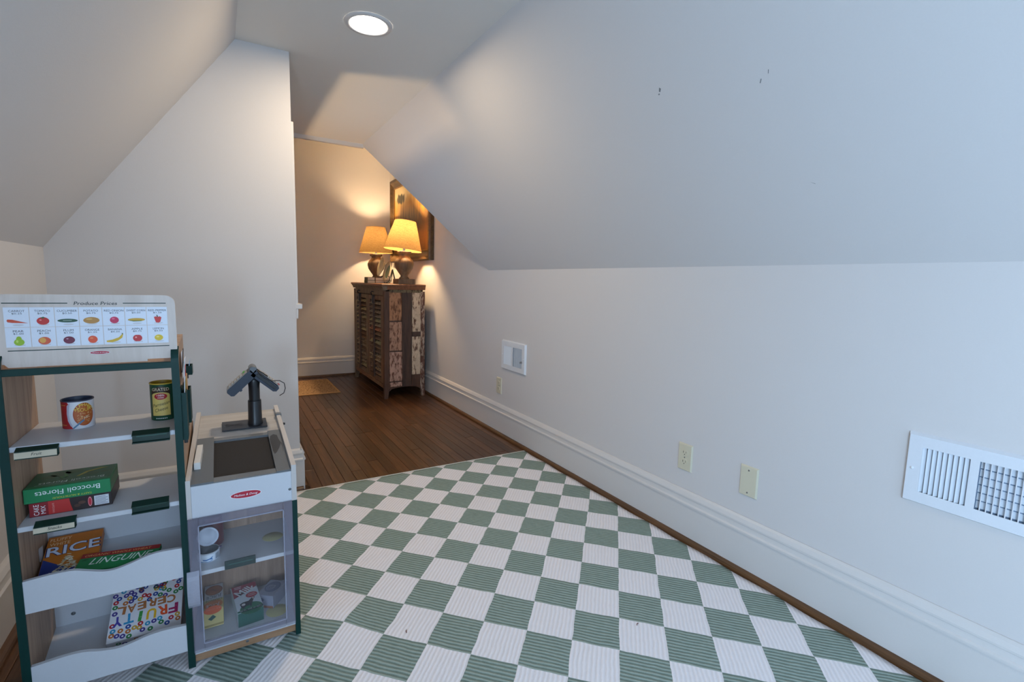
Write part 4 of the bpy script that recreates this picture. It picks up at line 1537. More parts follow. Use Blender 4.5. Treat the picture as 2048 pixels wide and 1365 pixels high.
# clear plastic door
CLR = plain('clear_door', (214, 216, 228), 0.08, alpha=0.035, spec=0.5)
HAZE = plain('hazy_door_frame', (150, 148, 166), 0.22, alpha=0.34, spec=0.5)
dx0, dx1, dz0, dz1 = -0.0975, 0.150, 0.050, 0.4225
ix0, ix1, iz0, iz1 = -0.0735, 0.1255, 0.074, 0.402
DY0, DY1 = 1.434, 1.4475
door = MB()
door.box(dx0, ix0, DY0, DY1, dz0, dz1, c=0.002)
door.box(ix1, dx1, DY0, DY1, dz0, dz1, c=0.002)
door.box(ix0, ix1, DY0, DY1, dz0, iz0, c=0.002)
door.box(ix0, ix1, DY0, DY1, iz1, dz1, c=0.002)
dr = door.build('fridge_door', HAZE, st)
MB().box(ix0, ix1, DY0 + 0.005, DY0 + 0.0065, iz0, iz1).build('door_pane', CLR, dr)
mb = MB()
LIP = plain('door_lip', (186, 188, 206), 0.15, alpha=0.5)
for a, b_, c, d in ((ix0 - 0.002, ix0 + 0.001, iz0, iz1), (ix1 - 0.001, ix1 + 0.002, iz0, iz1)):
    mb.box(a, b_, DY0 - 0.002, DY0 + 0.004, c, d, c=0.0006)
mb.box(ix0, ix1, DY0 - 0.002, DY0 + 0.004, iz0 - 0.002, iz0 + 0.001, c=0.0006)
mb.box(ix0, ix1, DY0 - 0.002, DY0 + 0.004, iz1 - 0.001, iz1 + 0.002, c=0.0006)
mb.build('door_lip', LIP, dr)
# bowed handle
mb = MB()
zz = [0.186 + 0.098 * k / 10 for k in range(11)]
out = [(DY0 - 0.004 - 0.016 * math.sin(PI * k / 10) ** 0.6, zz[k]) for k in range(11)]
inn = [(DY0 - 0.001 - 0.013 * math.sin(PI * k / 10) ** 0.6, zz[k]) for k in range(11)]
mb.prism(out + inn[::-1], 'x', -0.104, -0.077)
mb.build('door_handle', plain('handle_clear', (196, 198, 214), 0.12, alpha=0.45), dr)

# card pockets on the outer side of the right panel
def pocket(y0, y1, z0, z1, dpt):
    x0 = SX1 + 0.0005
    mb = MB()
    mb.box(x0, x0 + 0.002, y0, y1, z0, z1 + 0.012)
    mb.box(x0 + dpt - 0.002, x0 + dpt, y0, y1, z0, z1)
    mb.box(x0 + 0.002, x0 + dpt - 0.002, y0, y0 + 0.002, z0, z1)
    mb.box(x0 + 0.002, x0 + dpt - 0.002, y1 - 0.002, y1, z0, z1)
    mb.box(x0 + 0.002, x0 + dpt - 0.002, y0 + 0.002, y1 - 0.002, z0, z0 + 0.003)
    q = mb.build('card_pocket', GREEN, st)
    MB().box(x0 + 0.002, x0 + 0.010, y0 + 0.012, y0 + 0.020, z0 - 0.012, z0, c=0.001).build('pocket_peg', BLACK, q)


pocket(1.456, 1.505, 0.630, 0.752, 0.012)
pocket(1.540, 1.600, 0.652, 0.742, 0.016)
pocket(1.612, 1.655, 0.770, 0.795, 0.020)

# ------------------------------------------------------------------ cards and stick in the side pockets
x0 = SX1 + 0.004
c1 = thing('coupon_card', 'red and white card with zebra stripes in the nearest side pocket', 'card', (x0, 1.48, 0.634), group='cards in the side pockets')
MB().box(0, 0.0012, -0.021, 0.019, 0, 0.205).build('paper', ink((226, 226, 230)), c1, local=True)
p = Print(on_plane((0.0013, -0.021, 0), (0, 1, 0), (0, 0, 1)))
p.rect(0.001, 0.039, 0.158, 0.186, (196, 40, 46))
p.rect(0.020, 0.039, 0.156, 0.168, (150, 24, 32))
p.text('A', 0.030, 0.176, 0.014, (236, 232, 232), w=0.011, lay=2)
for k in range(9):
    p.poly([(0.001, 0.110 + k * 0.0042), (0.001, 0.112 + k * 0.0042), (0.020, 0.120 + k * 0.0040), (0.020, 0.118 + k * 0.0040)], (30, 32, 40))
p.rect(0.024, 0.038, 0.112, 0.150, (196, 180, 60))
p.build('card_print', c1)
c1.rotation_euler = (0, 0.04, 0)
c2 = thing('coupon_card', 'plain white card leaning behind the red and white one', 'card', (x0, 1.512, 0.780), group='cards in the side pockets')
MB().box(0, 0.001, -0.010, 0.035, 0, 0.070).build('paper', ink((222, 228, 238)), c2, local=True)
MB().tube([(0.001, -0.03, 0.02), (0.003, 0.02, 0.075)], 0.0012, 6).build('bent_edge', ink((60, 60, 70)), c2, local=True)
pn = thing('wooden_stick', 'tan wooden stick standing in the middle side pocket', 'stick', (SX1 + 0.0075, 1.566, 0.657))
MB().box(-0.003, 0.003, -0.010, 0.010, 0, 0.125, c=0.001).build('shaft', wood('stick_wood', (196, 140, 84), (220, 168, 112), axis=2), pn, local=True)
cb = thing('coupon_card', 'pale blue card poking out of the rear side pocket', 'card', (SX1 + 0.010, 1.634, 0.774), group='cards in the side pockets')
MB().box(0, 0.0012, -0.017, 0.017, 0, 0.036).build('paper', ink((170, 200, 224)), cb, local=True)
cb.rotation_euler = (0, 0.12, 0)

# ------------------------------------------------------------------ checkout scanner stand on the counter
zs = zt(1.83) + 0.0005
sc = thing('toy_card_reader', 'black toy checkout stand with two tilted keypads and a cord on the counter', 'toy reader', (0.083, 1.815, zs))
slope = math.atan(ZTS)
bp_ = MB().box(-0.097, 0.034, -0.036, 0.040, 0, 0.004, c=0.001)
b0 = bp_.build('base_plate', plain('base_charcoal', (52, 54, 60), 0.4), sc, local=True)
b0.rotation_euler = (slope, 0, 0)
p = Print(on_plane((0, 0, 0.0041), (1, 0, 0), (0, 1, 0)))
for a in (0.5, -0.5, 0.25, -0.25):
    c_, s_ = math.cos(a), math.sin(a)
    p.poly([(-0.062 - 0.026 * c_ + 0.002 * s_, 0.002 - 0.026 * s_ - 0.002 * c_), (-0.062 + 0.026 * c_ + 0.002 * s_, 0.002 + 0.026 * s_ - 0.002 * c_), (-0.062 + 0.026 * c_ - 0.002 * s_, 0.002 + 0.026 * s_ + 0.002 * c_), (-0.062 - 0.026 * c_ - 0.002 * s_, 0.002 - 0.026 * s_ + 0.002 * c_)], (34, 34, 40))
p.build('base_print', b0)
MB().lathe([(0.0225, 0.001), (0.0222, 0.012), (0.0210, 0.016), (0.0200, 0.080), (0.0195, 0.084), (0.0001, 0.0845)], 28).build('lower_pole', BLACK, sc, local=True)
MB().lathe([(0.0165, 0.083), (0.0168, 0.132), (0.0185, 0.148), (0.016, 0.166), (0.0001, 0.168)], 28).build('upper_pole', BLACK, sc, local=True)


def slab_head(sgn, length, name):
    """tilted head: local x runs outward along the slab"""
    h = MB()
    h.prism([(0.0, -0.017), (0.006, -0.020), (length * 0.62, -0.021), (length * 0.64, -0.025), (length * 0.70, -0.025), (length * 0.72, -0.021), (length - 0.006, -0.021), (length, -0.015), (length, 0.002), (length - 0.005, 0.006), (0.0, 0.006)] if sgn < 0 else
            [(0.0, -0.018), (length - 0.008, -0.018), (length, -0.012), (length, 0.001), (length - 0.004, 0.004), (0.0, 0.006)], 'y', -0.030, 0.030)
    o = h.build(name, NAVY, sc, local=True)
    ang = math.radians(-42.5) if sgn > 0 else math.radians(-43.0)
    M = Matrix.Translation((-0.002 + sgn * 0.004, 0.0, 0.186))
    if sgn > 0:
        o.matrix_local = M @ Matrix.Rotation(-ang, 4, 'Y')
    else:
        o.matrix_local = M @ Matrix.Rotation(PI, 4, 'Z') @ Matrix.Rotation(-ang, 4, 'Y')
    f = MB().box(0.012, length - 0.006, -0.026, 0.026, 0.006, 0.0085, c=0.001).build('keypad_plate', plain('keypad_grey', (150, 148, 146), 0.4), o, local=True)
    kc = None
    for i in range(5):
        for j in range(3):
            if kc is None:
                kc = MB().box(-0.004, 0.004, -0.0055, 0.0055, 0, 0.003, c=0.0008).build('key', plain('key_pale', (176, 172, 166), 0.4), o, local=True)
                q = kc
            else:
                q = kc.copy()
                COL.objects.link(q)
                q.parent = o
            q.location = (0.034 + i * 0.0112, -0.0155 + j * 0.0155, 0.0084)
    return o


h1 = slab_head(-1, 0.098, 'left_keypad')
h1.name = 'keypad_head'
MB().box(0.018, 0.026, -0.024, -0.006, 0.0085, 0.011, c=0.0008).build('green_key', plain('key_green', (96, 178, 66), 0.4), h1, local=True)
h2 = slab_head(1, 0.096, 'keypad_head')
MB().box(0.086, 0.092, -0.02, 0.0, 0.0085, 0.011, c=0.0008).build('red_key', plain('key_red', (170, 50, 60), 0.4), h2, local=True)
MB().box(0.012, 0.088, -0.0315, -0.029, -0.010, 0.001, c=0.0008).build('stylus', BLACK, h2, local=True)
MB().lathe([(0.010, -0.030), (0.012, -0.028), (0.012, 0.028), (0.010, 0.030)], 18, cap0=True, cap1=True).build('hinge_cap', GREYP, sc, local=True).matrix_local = Matrix.Translation((-0.002, 0, 0.190)) @ Matrix.Rotation(PI / 2, 4, 'X')
MB().tube([(0.010, -0.034, 0.187), (0.030, -0.036, 0.160), (0.052, -0.037, 0.1515), (0.075, -0.036, 0.150), (0.089, -0.034, 0.140), (0.092, -0.033, 0.122), (0.087, -0.033, 0.106), (0.074, -0.032, 0.098)], 0.0014, 7).build('cord', BLACK, sc, local=True)
MB().tube([(0.004, -0.028, 0.196), (0.040, -0.030, 0.166)], 0.0018, 7).build('cord_clip', BLACK, sc, local=True)


# ------------------------------------------------------------------ play food
def can(name, label, x, y, z, r, h, body, inside, rimcol, rot=0.0, group=None):
    t = thing(name, label, 'can', (x, y, z), (0, 0, rot), group)
    MB().lathe([(0.0001, 0.0005), (r - 0.001, 0.0), (r, 0.001), (r, h - 0.001), (r - 0.0008, h)], 40).build('body', ink(body), t, local=True)
    MB().lathe([(r - 0.001, h), (r - 0.002, h - 0.003), (r - 0.0025, 0.006), (0.0001, 0.0055)], 40).build('inside', ink(inside), t, local=True)
    MB().lathe([(r + 0.0002, h - 0.003), (r + 0.0012, h - 0.0015), (r + 0.0004, h + 0.0006), (r - 0.0016, h)], 40).build('rim', ink(rimcol), t, local=True)
    return t


s1 = can('soup_can', 'alphabet soup can with red and white label on the top shelf', -0.3215, 1.590, 0.6602, 0.0315, 0.0715, (226, 226, 232), (52, 66, 92), (62, 66, 84), rot=0.16)
R_ = 0.0315
p = Print(on_can(R_, 0.0), maxlen=0.005)
p.rect(-0.062, -0.021, 0.001, 0.070, (172, 36, 40))
p.poly([(-0.021, 0.0705), (-0.016, 0.062), (-0.0195, 0.050), (-0.021, 0.036), (-0.0195, 0.022), (-0.014, 0.008), (-0.010, 0.001), (-0.021, 0.001)][::-1], (172, 36, 40))
p.rect(-0.045, -0.024, 0.060, 0.0615, (214, 150, 60), 2)
p.rect(-0.045, -0.024, 0.010, 0.0115, (214, 150, 60), 2)
p.poly([(-0.0205, 0.060), (-0.014, 0.067), (-0.0165, 0.050), (-0.018, 0.036), (-0.0165, 0.022), (-0.011, 0.008), (-0.015, 0.008), (-0.0205, 0.022), (-0.022, 0.040)], (190, 188, 204), 2)
p.ellipse(0.012, 0.036, 0.0215, 0.029, (168, 70, 34), 1, n=32)
p.ellipse(0.012, 0.036, 0.0195, 0.027, (184, 92, 40), 2, n=32)
for s_, xx, yy, rr in (('A', -0.0045, 0.0495, 0.75), ('L', 0.0005, 0.0555, 0.45), ('P', 0.0058, 0.0592, 0.2), ('H', 0.0118, 0.0605, 0.0), ('A', 0.0178, 0.0592, -0.2), ('B', 0.0232, 0.0555, -0.45), ('E', 0.028, 0.050, -0.7), ('T', 0.032, 0.044, -0.9)):
    p.text(s_, xx, yy, 0.0080, (236, 208, 84), rot=rr, lay=3, w=0.0058)
p.text('SOUP', 0.0125, 0.0475, 0.0088, (236, 208, 84), w=0.026, lay=3)
random.seed(5)
for k in range(26):
    p.text(random.choice('ABCDEHKMNRSTXZ'), random.uniform(-0.003, 0.028), random.uniform(0.016, 0.040), 0.0036, (222, 180, 120), rot=random.uniform(-1, 1), lay=3)
p.text('ABC', 0.0165, 0.0285, 0.0062, (240, 226, 190), w=0.014, rot=0.3, lay=4)
p.poly([(-0.012, 0.003), (-0.009, 0.0015), (0.006, 0.0155), (0.012, 0.020), (0.010, 0.0235), (0.004, 0.019)], (88, 128, 160), 4)
p.build('label_print', s1)

s2 = can('cheese_can', 'green and yellow grated cheese can on the top shelf', -0.146, 1.588, 0.6602, 0.0275, 0.1000, (24, 74, 50), (186, 150, 40), (206, 172, 60), rot=-0.08)
R_ = 0.0275
p = Print(on_can(R_, 0.0), maxlen=0.005)
p.ellipse(0.0, 0.074, 0.0235, 0.018, (58, 34, 22), 1)
p.rect(-0.0225, 0.0225, 0.012, 0.078, (30, 26, 20), 1)
p.rect(-0.021, 0.021, 0.0135, 0.0685, (216, 188, 104), 2)
p.ellipse(0.0, 0.0690, 0.0205, 0.0075, (216, 188, 104), 2)
p.text('GRATED', 0.0, 0.0845, 0.0082, (228, 212, 176), w=0.039, lay=3)
p.ellipse(0.0, 0.0655, 0.0145, 0.0085, (176, 34, 46), 3)
p.text('100%', 0.0, 0.0685, 0.0050, (238, 232, 220), w=0.017, lay=4)
p.rect(-0.007, 0.007, 0.0612, 0.0628, (230, 206, 200), 4)
p.text('Parmesan', 0.000, 0.0450, 0.0085, (38, 36, 30), w=0.040, rot=0.26, shear=0.3, lay=3)
p.text('Cheese', 0.000, 0.0310, 0.0085, (38, 36, 30), w=0.030, rot=0.26, shear=0.3, lay=3)
for k in range(7):
    p.rect(-0.013 + k * 0.0038, -0.0105 + k * 0.0038, 0.0048, 0.0074, (196, 200, 196), 2)
p.build('label_print', s2)


def carton(name, label, cat, loc, rot, w, d, h, mat, group='play food boxes'):
    """box whose base centre is at loc: w along x, d along y, h along z"""
    t = thing(name, label, cat, loc, rot, group)
    MB().box(-w / 2, w / 2, -d / 2, d / 2, 0, h, c=0.0006).build('carton', mat, t, local=True)
    return t


# cake mix and broccoli boxes on the second shelf
ck = carton('cake_mix_box', 'chocolate cake mix box lying under the broccoli box', 'box', (-0.331, 1.562, 0.4732), (0, 0, 0.02), 0.152, 0.118, 0.0345, ink((44, 30, 30)))
p = Print(on_plane((-0.076, -0.0591, 0), (1, 0, 0), (0, 0, 1)))
p.rect(0.001, 0.072, 0.001, 0.0335, (136, 20, 30))
p.poly([(0.034, 0.001), (0.078, 0.001), (0.074, 0.018), (0.072, 0.0335), (0.034, 0.0335)], (186, 46, 42), 2)
p.text('CAKE', 0.013, 0.0165, 0.0095, (238, 236, 238), w=0.026, rot=PI / 2, lay=3)
p.text('MIX', 0.025, 0.0155, 0.0085, (238, 236, 238), w=0.020, rot=PI / 2, lay=3)
p.text('CHOCOLATE', 0.043, 0.016, 0.0035, (226, 170, 160), w=0.024, rot=PI / 2, lay=3)
p.ellipse(0.095, 0.018, 0.007, 0.004, (92, 60, 48), 2)
p.ellipse(0.086, 0.012, 0.006, 0.004, (76, 50, 40), 2)
p.ellipse(0.110, 0.017, 0.0042, 0.0125, (206, 40, 56), 2)
p.ellipse(0.110, 0.017, 0.0034, 0.0112, (224, 224, 228), 3)
p.ellipse(0.110, 0.017, 0.0030, 0.0102, (196, 40, 56), 4)
p.rect(0.118, 0.146, 0.005, 0.029, (214, 216, 222), 2)
for k in range(6):
    p.rect(0.120, 0.144 - 0.004 * (k % 2), 0.0075 + k * 0.0035, 0.0085 + k * 0.0035, (90, 92, 110), 3)
p.build('carton_print', ck)

br = carton('broccoli_box', 'green frozen broccoli box turned upside down on the cake mix', 'box', (-0.334, 1.556, 0.5080), (0, 0, 0.01), 0.158, 0.112, 0.0345, ink((18, 124, 74)))
p = Print(on_plane((-0.079, -0.0561, 0), (1, 0, 0), (0, 0, 1)))
p.text('Broccoli Florets', 0.079, 0.0195, 0.0120, (232, 238, 240), w=0.118, rot=PI, lay=1)
p.text('TASTY & NUTRITIOUS!', 0.086, 0.0058, 0.0044, (196, 204, 60), w=0.072, rot=PI, lay=1, shear=0.1)
p.build('carton_print', br)
p = Print(on_plane((-0.079, -0.056, 0.0346), (1, 0, 0), (0, 1, 0)))
p.rect(0.001, 0.157, 0.001, 0.111, (30, 96, 58), 1)
p.rect(0.001, 0.157, 0.001, 0.012, (24, 124, 72), 2)
p.text('Broccoli Florets', 0.082, 0.026, 0.0125, (206, 224, 212), w=0.122, rot=PI, lay=3)
p.rect(0.016, 0.150, 0.016, 0.017, (200, 216, 206), 3)
p.poly([(0.085, 0.050), (0.100, 0.080), (0.128, 0.096), (0.144, 0.092), (0.128, 0.088), (0.106, 0.074), (0.092, 0.050)], (168, 160, 48), 3)
p.poly([(0.060, 0.046), (0.050, 0.066), (0.062, 0.060), (0.056, 0.090), (0.070, 0.062)], (44, 120, 48), 4)
for xx, yy, r1 in ((0.050, 0.085, 0.020), (0.075, 0.092, 0.018), (0.112, 0.058, 0.018), (0.030, 0.070, 0.016), (0.140, 0.066, 0.013)):
    p.ellipse(xx, yy, r1, r1 * 0.8, (38, 88, 42), 2, n=14)
p.build('lid_print', br)
p = Print(on_plane((0.0791, -0.056, 0), (0, 1, 0), (0, 0, 1)))
p.rect(0.010, 0.102, 0.006, 0.029, (58, 116, 74), 1)
p.build('end_print', br)

# rice, linguine and cereal boxes lying in the bins (tilted with the bin floor)
tu = math.atan2(0.314 - 0.266, SY1 - 0.012 - SY0 - 0.008)
tl = math.atan2(0.094 - 0.056, SY1 - 0.012 - SY0 - 0.008)


def bin_top(y, u):
    return (0.2725 + (y - SY0 - 0.008) * math.tan(tu)) if u else (0.0625 + (y - SY0 - 0.008) * math.tan(tl))


ri = carton('rice_box', 'orange and blue rice box lying in the upper bin', 'box', (-0.353, 1.577, 0.3125), (math.radians(20), 0, 0.02), 0.110, 0.146, 0.022, ink((190, 108, 30)))
p = Print(on_plane((-0.055, -0.073, 0.0221), (1, 0, 0), (0, 1, 0)))
p.poly([(0.001, 0.001), (0.109, 0.001), (0.109, 0.030), (0.055, 0.030), (0.001, 0.072)], (34, 54, 122), 1)
p.text('FLUFFY', 0.026, 0.134, 0.0105, (232, 196, 150), w=0.042, lay=2)
p.text('WHITE', 0.026, 0.119, 0.0105, (232, 196, 150), w=0.040, lay=2)
p.text('RICE', 0.056, 0.097, 0.030, (36, 44, 92), w=0.108, offset=0.035, lay=2, rot=0.05)
p.text('RICE', 0.056, 0.097, 0.030, (206, 214, 232), w=0.103, offset=0.01, lay=3, rot=0.05)
random.seed(11)
for k in range(90):
    t_ = random.random() ** 0.7
    xx = 0.050 + random.uniform(-0.034, 0.034) * t_
    yy = 0.074 - 0.060 * t_ + random.uniform(-0.003, 0.003)
    p.ellipse(xx, yy, 0.0052, 0.0014, random.choice([(236, 228, 206), (214, 200, 168), (190, 172, 136)]), 3 + k % 3, rot=random.uniform(-0.9, 0.9), n=7)
p.build('carton_print', ri)

li = carton('linguine_box', 'green and red whole wheat linguine box lying in the upper bin', 'box', (-0.250, 1.512, bin_top(1.512, True) + 0.0290), (tu * 0.9, 0, -0.17), 0.168, 0.062, 0.012, ink((26, 128, 72)))
pg = on_plane((-0.084, -0.031, 0.0121), (1, 0, 0), (0, 1, 0))
p = Print(lambda a, b_, h: pg(a, b_ * 0.062 / 0.070, h))
p.rect(0.0005, 0.1675, 0.052, 0.0695, (156, 26, 30), 1)
p.text('ORGANIC WHOLE WHEAT', 0.078, 0.0605, 0.0082, (230, 170, 100), w=0.140, shear=0.15, lay=2)
p.text('LINGUINE', 0.090, 0.035, 0.024, (226, 236, 230), w=0.130, shear=0.35, lay=2)
p.poly([(0.004, 0.042), (0.010, 0.048), (0.020, 0.047), (0.014, 0.041)], (20, 96, 54), 1)
p.build('carton_print', li)

ce = carton('cereal_box', 'fruity cereal box with coloured rings lying upside down in the lower bin', 'box', (-0.207, 1.582, 0.1125), (math.radians(27.5), 0, -0.02), 0.160, 0.150, 0.0300, ink((226, 226, 232)))
CW, CH = 0.160, 0.150
p = Print(on_plane((-CW / 2, -CH / 2, 0.0301), (1, 0, 0), (0, 1, 0)))
RCOL = [(186, 44, 52), (40, 72, 150), (52, 148, 190), (52, 128, 72), (206, 160, 60), (190, 110, 50), (72, 60, 140)]
random.seed(21)
done = []
for k in range(400):
    xx, yy = random.uniform(0.005, CW - 0.005), random.uniform(0.005, CH - 0.005)
    inside_band = 0.036 < yy < 0.097 and not (xx < 0.01)
    hole = math.hypot((xx - 0.085) / 0.050, (yy - 0.143) / 0.027) < 1.0
    low = yy < 0.030 - 0.004 and yy < 0.010 and xx > 0.05
    if inside_band or hole or low:
        continue
    if any(math.hypot(xx - a, yy - b_) < 0.0108 for a, b_ in done):
        continue
    done.append((xx, yy))
    p.ring(xx, yy, 0.0062, 0.0039, random.choice(RCOL), 1)
for k in range(16):
    p.ring(random.uniform(0.05, 0.12), random.uniform(0.120, 0.143), 0.0060, 0.0036, random.choice(RCOL), 2)
LC = [(162, 40, 92), (226, 84, 40), (226, 178, 40), (60, 150, 70), (52, 150, 200), (72, 66, 160)]
for i, chh in enumerate('FRUITY'):
    p.text(chh, CW - 0.020 - i * 0.0245, 0.0535 + 0.0012 * math.sin(i * 2), 0.027, LC[i], w=0.0215 if chh != 'I' else 0.0075, rot=PI + 0.08 * math.sin(i * 1.7), offset=0.03, lay=2)
for i, chh in enumerate('CEREAL'):
    p.text(chh, CW - 0.026 - i * 0.0222, 0.0835 + 0.002 * math.sin(i), 0.0215, (176, 112, 66), w=0.0195, rot=PI + 0.10 * math.sin(i * 2.3), offset=0.03, lay=2)
random.seed(4)
for i in range(6):
    for k in range(7):
        p.ellipse(CW - 0.020 - i * 0.0245 + random.uniform(-0.007, 0.007), 0.0535 + random.uniform(-0.010, 0.010), 0.0006, 0.0006, (240, 236, 220), 3, n=5)
p.build('carton_print', ce)
p = Print(on_plane((-CW / 2, -CH / 2 - 0.0001, 0), (1, 0, 0), (0, 0, 1)))
for k in range(12):
    p.ring(0.012 + k * 0.0125, 0.006 + 0.016 * ((k * 5) % 7) / 7, 0.0055, 0.003, RCOL[(k * 3) % 7], 1)
p.build('edge_print', ce)

# inside the fridge: tuna can, red jar, juice, milk, butter box
tz_ = 0.2667
tn = can('tuna_can', 'white and blue tuna can with its lid raised on the fridge shelf', -0.0585, 1.520, tz_, 0.0270, 0.0250, (214, 222, 234), (60, 64, 66), (196, 200, 206), rot=0.0)
p = Print(on_can(0.0270, 0.0), maxlen=0.005)
p.rect(-0.030, 0.016, 0.003, 0.020, (226, 236, 246), 1)
p.poly([(-0.014, 0.010), (-0.004, 0.009), (0.004, 0.011), (0.012, 0.016), (0.009, 0.010), (0.012, 0.006), (0.004, 0.008), (-0.004, 0.006), (-0.012, 0.007)], (36, 110, 178), 2)
p.poly([(-0.022, 0.003), (-0.010, 0.0045), (0.000, 0.0032), (0.010, 0.005), (0.010, 0.0035), (0.0, 0.0018), (-0.010, 0.0032), (-0.022, 0.0015)], (60, 130, 190), 2)
p.rect(0.019, 0.032, 0.004, 0.020, (150, 158, 168), 1)
p.build('label_print', tn)
lid = MB().lathe([(0.0001, 0.0), (0.021, 0.0), (0.0215, 0.0012), (0.0262, 0.0012), (0.0265, 0.0), (0.0262, -0.0015), (0.0001, -0.0015)], 36).build('lid', ink((206, 214, 230)), tn, local=True)
lid.matrix_local = Matrix.Translation((0.0, 0.0225, 0.0515)) @ Matrix.Rotation(math.radians(82), 4, 'X')
MB().box(-0.004, 0.004, -0.003, 0.003, 0.0, 0.004, c=0.001).build('pull_tab', ink((90, 78, 110)), tn, local=True).location = (0.0285, 0.004, 0.022)
jr = thing('sauce_jar', 'dark red sauce jar behind the tuna can on the fridge shelf', 'jar', (-0.046, 1.602, tz_))
MB().lathe([(0.0001, 0.0), (0.024, 0.0), (0.0255, 0.004), (0.0255, 0.060), (0.022, 0.070), (0.020, 0.074)], 28).build('glass_body', ink((110, 34, 36)), jr, local=True)
MB().lathe([(0.0225, 0.072), (0.0225, 0.083), (0.021, 0.085), (0.0001, 0.0855)], 28).build('lid', ink((96, 30, 34)), jr, local=True)


# milk carton lying on its back, base towards the door
def lying_carton(name, label, x, y0, z, w, ht, length, gable, near_gable, yaw, body):
    """lies along +y from its near end; gable at the near or the far end"""
    t = thing(name, label, 'carton', (x, y0, z), (0, 0, yaw), 'drink cartons in the toy fridge')
    a = w / 2
    g0 = gable if near_gable else 0.0
    MB().box(-a, a, g0, g0 + length, 0, ht, c=0.0005).build('carton', ink(body), t, local=True)
    ye = g0 if near_gable else length
    s_ = -1 if near_gable else 1
    mid = ht / 2
    fin = 0.010
    yt = ye + s_ * (gable - fin)
    mb = MB()
    mb.add([(-a, ye, 0), (a, ye, 0), (a, ye, ht), (-a, ye, ht), (-a, yt, mid - 0.001), (a, yt, mid - 0.001), (a, yt, mid + 0.001), (-a, yt, mid + 0.001),
            (-a, yt + s_ * fin, mid - 0.001), (a, yt + s_ * fin, mid - 0.001), (a, yt + s_ * fin, mid + 0.001), (-a, yt + s_ * fin, mid + 0.001)],
           [(0, 1, 2, 3), (0, 4, 5, 1), (1, 5, 6, 2), (2, 6, 7, 3), (3, 7, 4, 0), (4, 8, 9, 5), (5, 9, 10, 6), (6, 10, 11, 7), (7, 11, 8, 4), (8, 11, 10, 9)])
    mb.build('gable_top', ink(body), t, local=True)
    return t


mk = lying_carton('milk_carton', 'red, white and green milk carton lying in the toy fridge', 0.0385, 1.494, 0.0502, 0.066, 0.043, 0.142, 0.034, False, 0.10, (206, 214, 224))
p = Print(on_plane((-0.033, -0.0001, 0), (1, 0, 0), (0, 0, 1)))
p.rect(0.0003, 0.0657, 0.0005, 0.0425, (14, 84, 70), 1)
p.build('base_print', mk)
pl = on_plane((-0.033, 0.0, 0.0431), (1, 0, 0), (0, 1, 0))
p = Print(lambda a, b_, h: pl(a, b_ * 0.142 / 0.150, h))
p.rect(0.0003, 0.0657, 0.0005, 0.010, (14, 94, 70), 1)
p.ellipse(0.036, 0.010, 0.0295, 0.030, (14, 104, 66), 1)
p.poly([(0.0003, 0.082), (0.0657, 0.122), (0.0657, 0.1495), (0.0003, 0.1495)], (156, 26, 48), 1)
p.text('Milk', 0.034, 0.1130, 0.032, (236, 236, 240), w=0.056, rot=0.45, lay=2, offset=0.02)
p.rect(0.007, 0.026, 0.1400, 0.1440, (214, 176, 184), 2)
p.rect(0.007, 0.024, 0.1320, 0.1360, (214, 176, 184), 2)
p.ellipse(0.046, 0.0800, 0.0155, 0.0150, (176, 36, 50), 2)
p.rect(0.037, 0.055, 0.0835, 0.0860, (226, 196, 200), 3)
p.rect(0.035, 0.057, 0.0750, 0.0775, (226, 196, 200), 3)
p.poly([(0.012, 0.028), (0.016, 0.014), (0.022, 0.024), (0.034, 0.028), (0.036, 0.014), (0.040, 0.030), (0.046, 0.048), (0.053, 0.064), (0.044, 0.062), (0.034, 0.050), (0.018, 0.050), (0.010, 0.044)], (26, 26, 34), 3)
p.ellipse(0.019, 0.037, 0.005, 0.006, (214, 206, 206), 4)
p.ellipse(0.047, 0.058, 0.0025, 0.005, (220, 190, 180), 4)
p.text('32 FL. OZ. (1 QT)', 0.034, 0.0065, 0.0060, (220, 228, 228), w=0.054, lay=4)
p.build('carton_print', mk)
oj = lying_carton('juice_carton', 'orange juice carton lying with its gable towards the fridge door', -0.0535, 1.497, 0.0502, 0.048, 0.046, 0.130, 0.046, True, 0.0, (200, 184, 120))
pj = on_plane((-0.024, 0.046, 0.0461), (1, 0, 0), (0, 1, 0))
p = Print(lambda a, b_, h: pj(a, b_ * 0.130 / 0.150, h))
p.ellipse(0.023, 0.026, 0.0235, 0.026, (196, 116, 34), 1)
p.rect(0.0003, 0.0477, 0.056, 0.1495, (196, 196, 196), 1)
p.text('JUICE', 0.024, 0.072, 0.016, (40, 60, 76), w=0.040, rot=PI, lay=2)
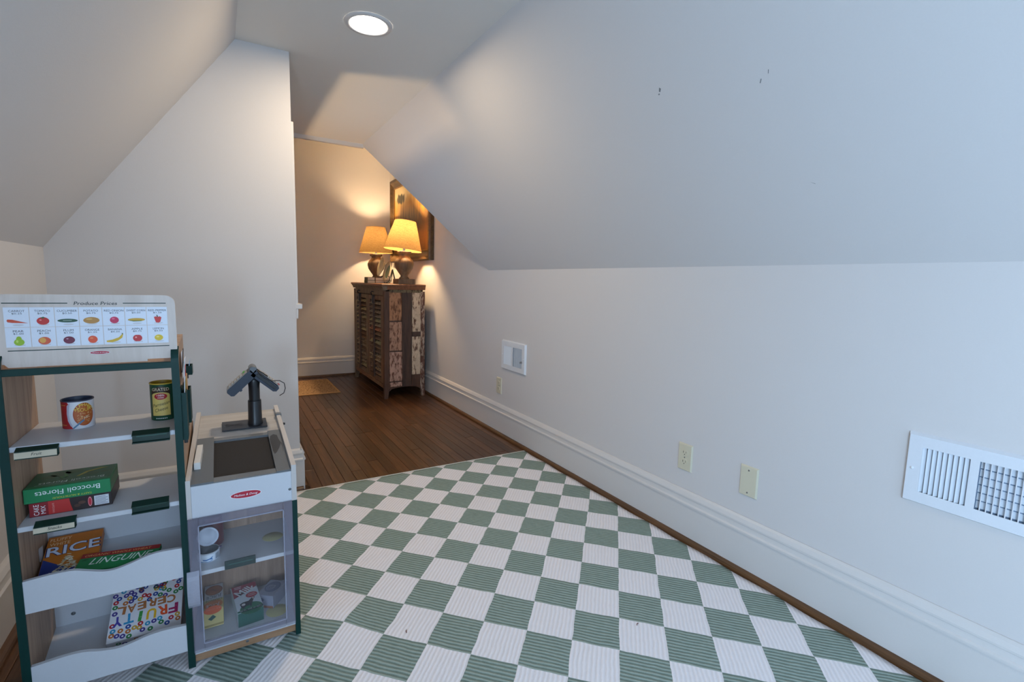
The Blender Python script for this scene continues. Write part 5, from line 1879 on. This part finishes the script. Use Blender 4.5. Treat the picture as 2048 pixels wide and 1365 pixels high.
p.text('ORANGE', 0.024, 0.052, 0.013, (84, 96, 60), w=0.042, rot=PI, lay=2)
p.ellipse(0.024, 0.112, 0.0225, 0.030, (140, 84, 44), 2)
p.ellipse(0.024, 0.112, 0.0195, 0.026, (170, 106, 54), 3)
for k in range(8):
    a = k * PI / 8
    p.poly([(0.024 + 0.019 * math.cos(a), 0.112 + 0.025 * math.sin(a)), (0.024 - 0.019 * math.cos(a), 0.112 - 0.025 * math.sin(a)), (0.0245 - 0.019 * math.cos(a), 0.113 - 0.025 * math.sin(a)), (0.0245 + 0.019 * math.cos(a), 0.113 + 0.025 * math.sin(a))], (126, 72, 36), 4)
p.text('JUICE', 0.022, 0.020, 0.017, (236, 226, 220), w=0.034, rot=PI, lay=3)
p.text('ORANGE', 0.024, 0.004, 0.011, (236, 206, 190), w=0.036, rot=PI, lay=3)
p.build('carton_print', oj)
p = Print(on_plane((-0.024, 0.010, 0.0241), (1, 0, 0), (0, 0.036, 0.022)))
p.ellipse(0.022, 0.040, 0.022, 0.012, (206, 92, 40), 1)
p.poly([(0.010, 0.016), (0.018, 0.010), (0.030, 0.018), (0.022, 0.026)], (44, 84, 74), 2)
p.build('gable_print', oj)

bt = carton('food_box', 'small grey box with an oval picture in the back of the toy fridge', 'box', (0.100, 1.582, 0.0506), (0, 0, -0.62), 0.054, 0.078, 0.040, ink((150, 152, 170)))
p = Print(on_plane((-0.027, -0.039, 0.0401), (1, 0, 0), (0, 1, 0)))
p.ellipse(0.027, 0.044, 0.0215, 0.026, (74, 80, 108), 1)
p.ellipse(0.027, 0.044, 0.0195, 0.024, (110, 116, 142), 2)
for k in range(5):
    p.ring(0.023 + k * 0.002, 0.040 + k * 0.002, 0.012 - 0.002 * k, 0.0012, (176, 180, 196), 3)
p.build('lid_print', bt)
p = Print(on_plane((-0.027, -0.0391, 0), (1, 0, 0), (0, 0, 1)))
p.ellipse(0.016, 0.026, 0.009, 0.006, (92, 96, 122), 1)
p.rect(0.001, 0.053, 0.001, 0.008, (150, 92, 60), 1)
p.build('side_print', bt)
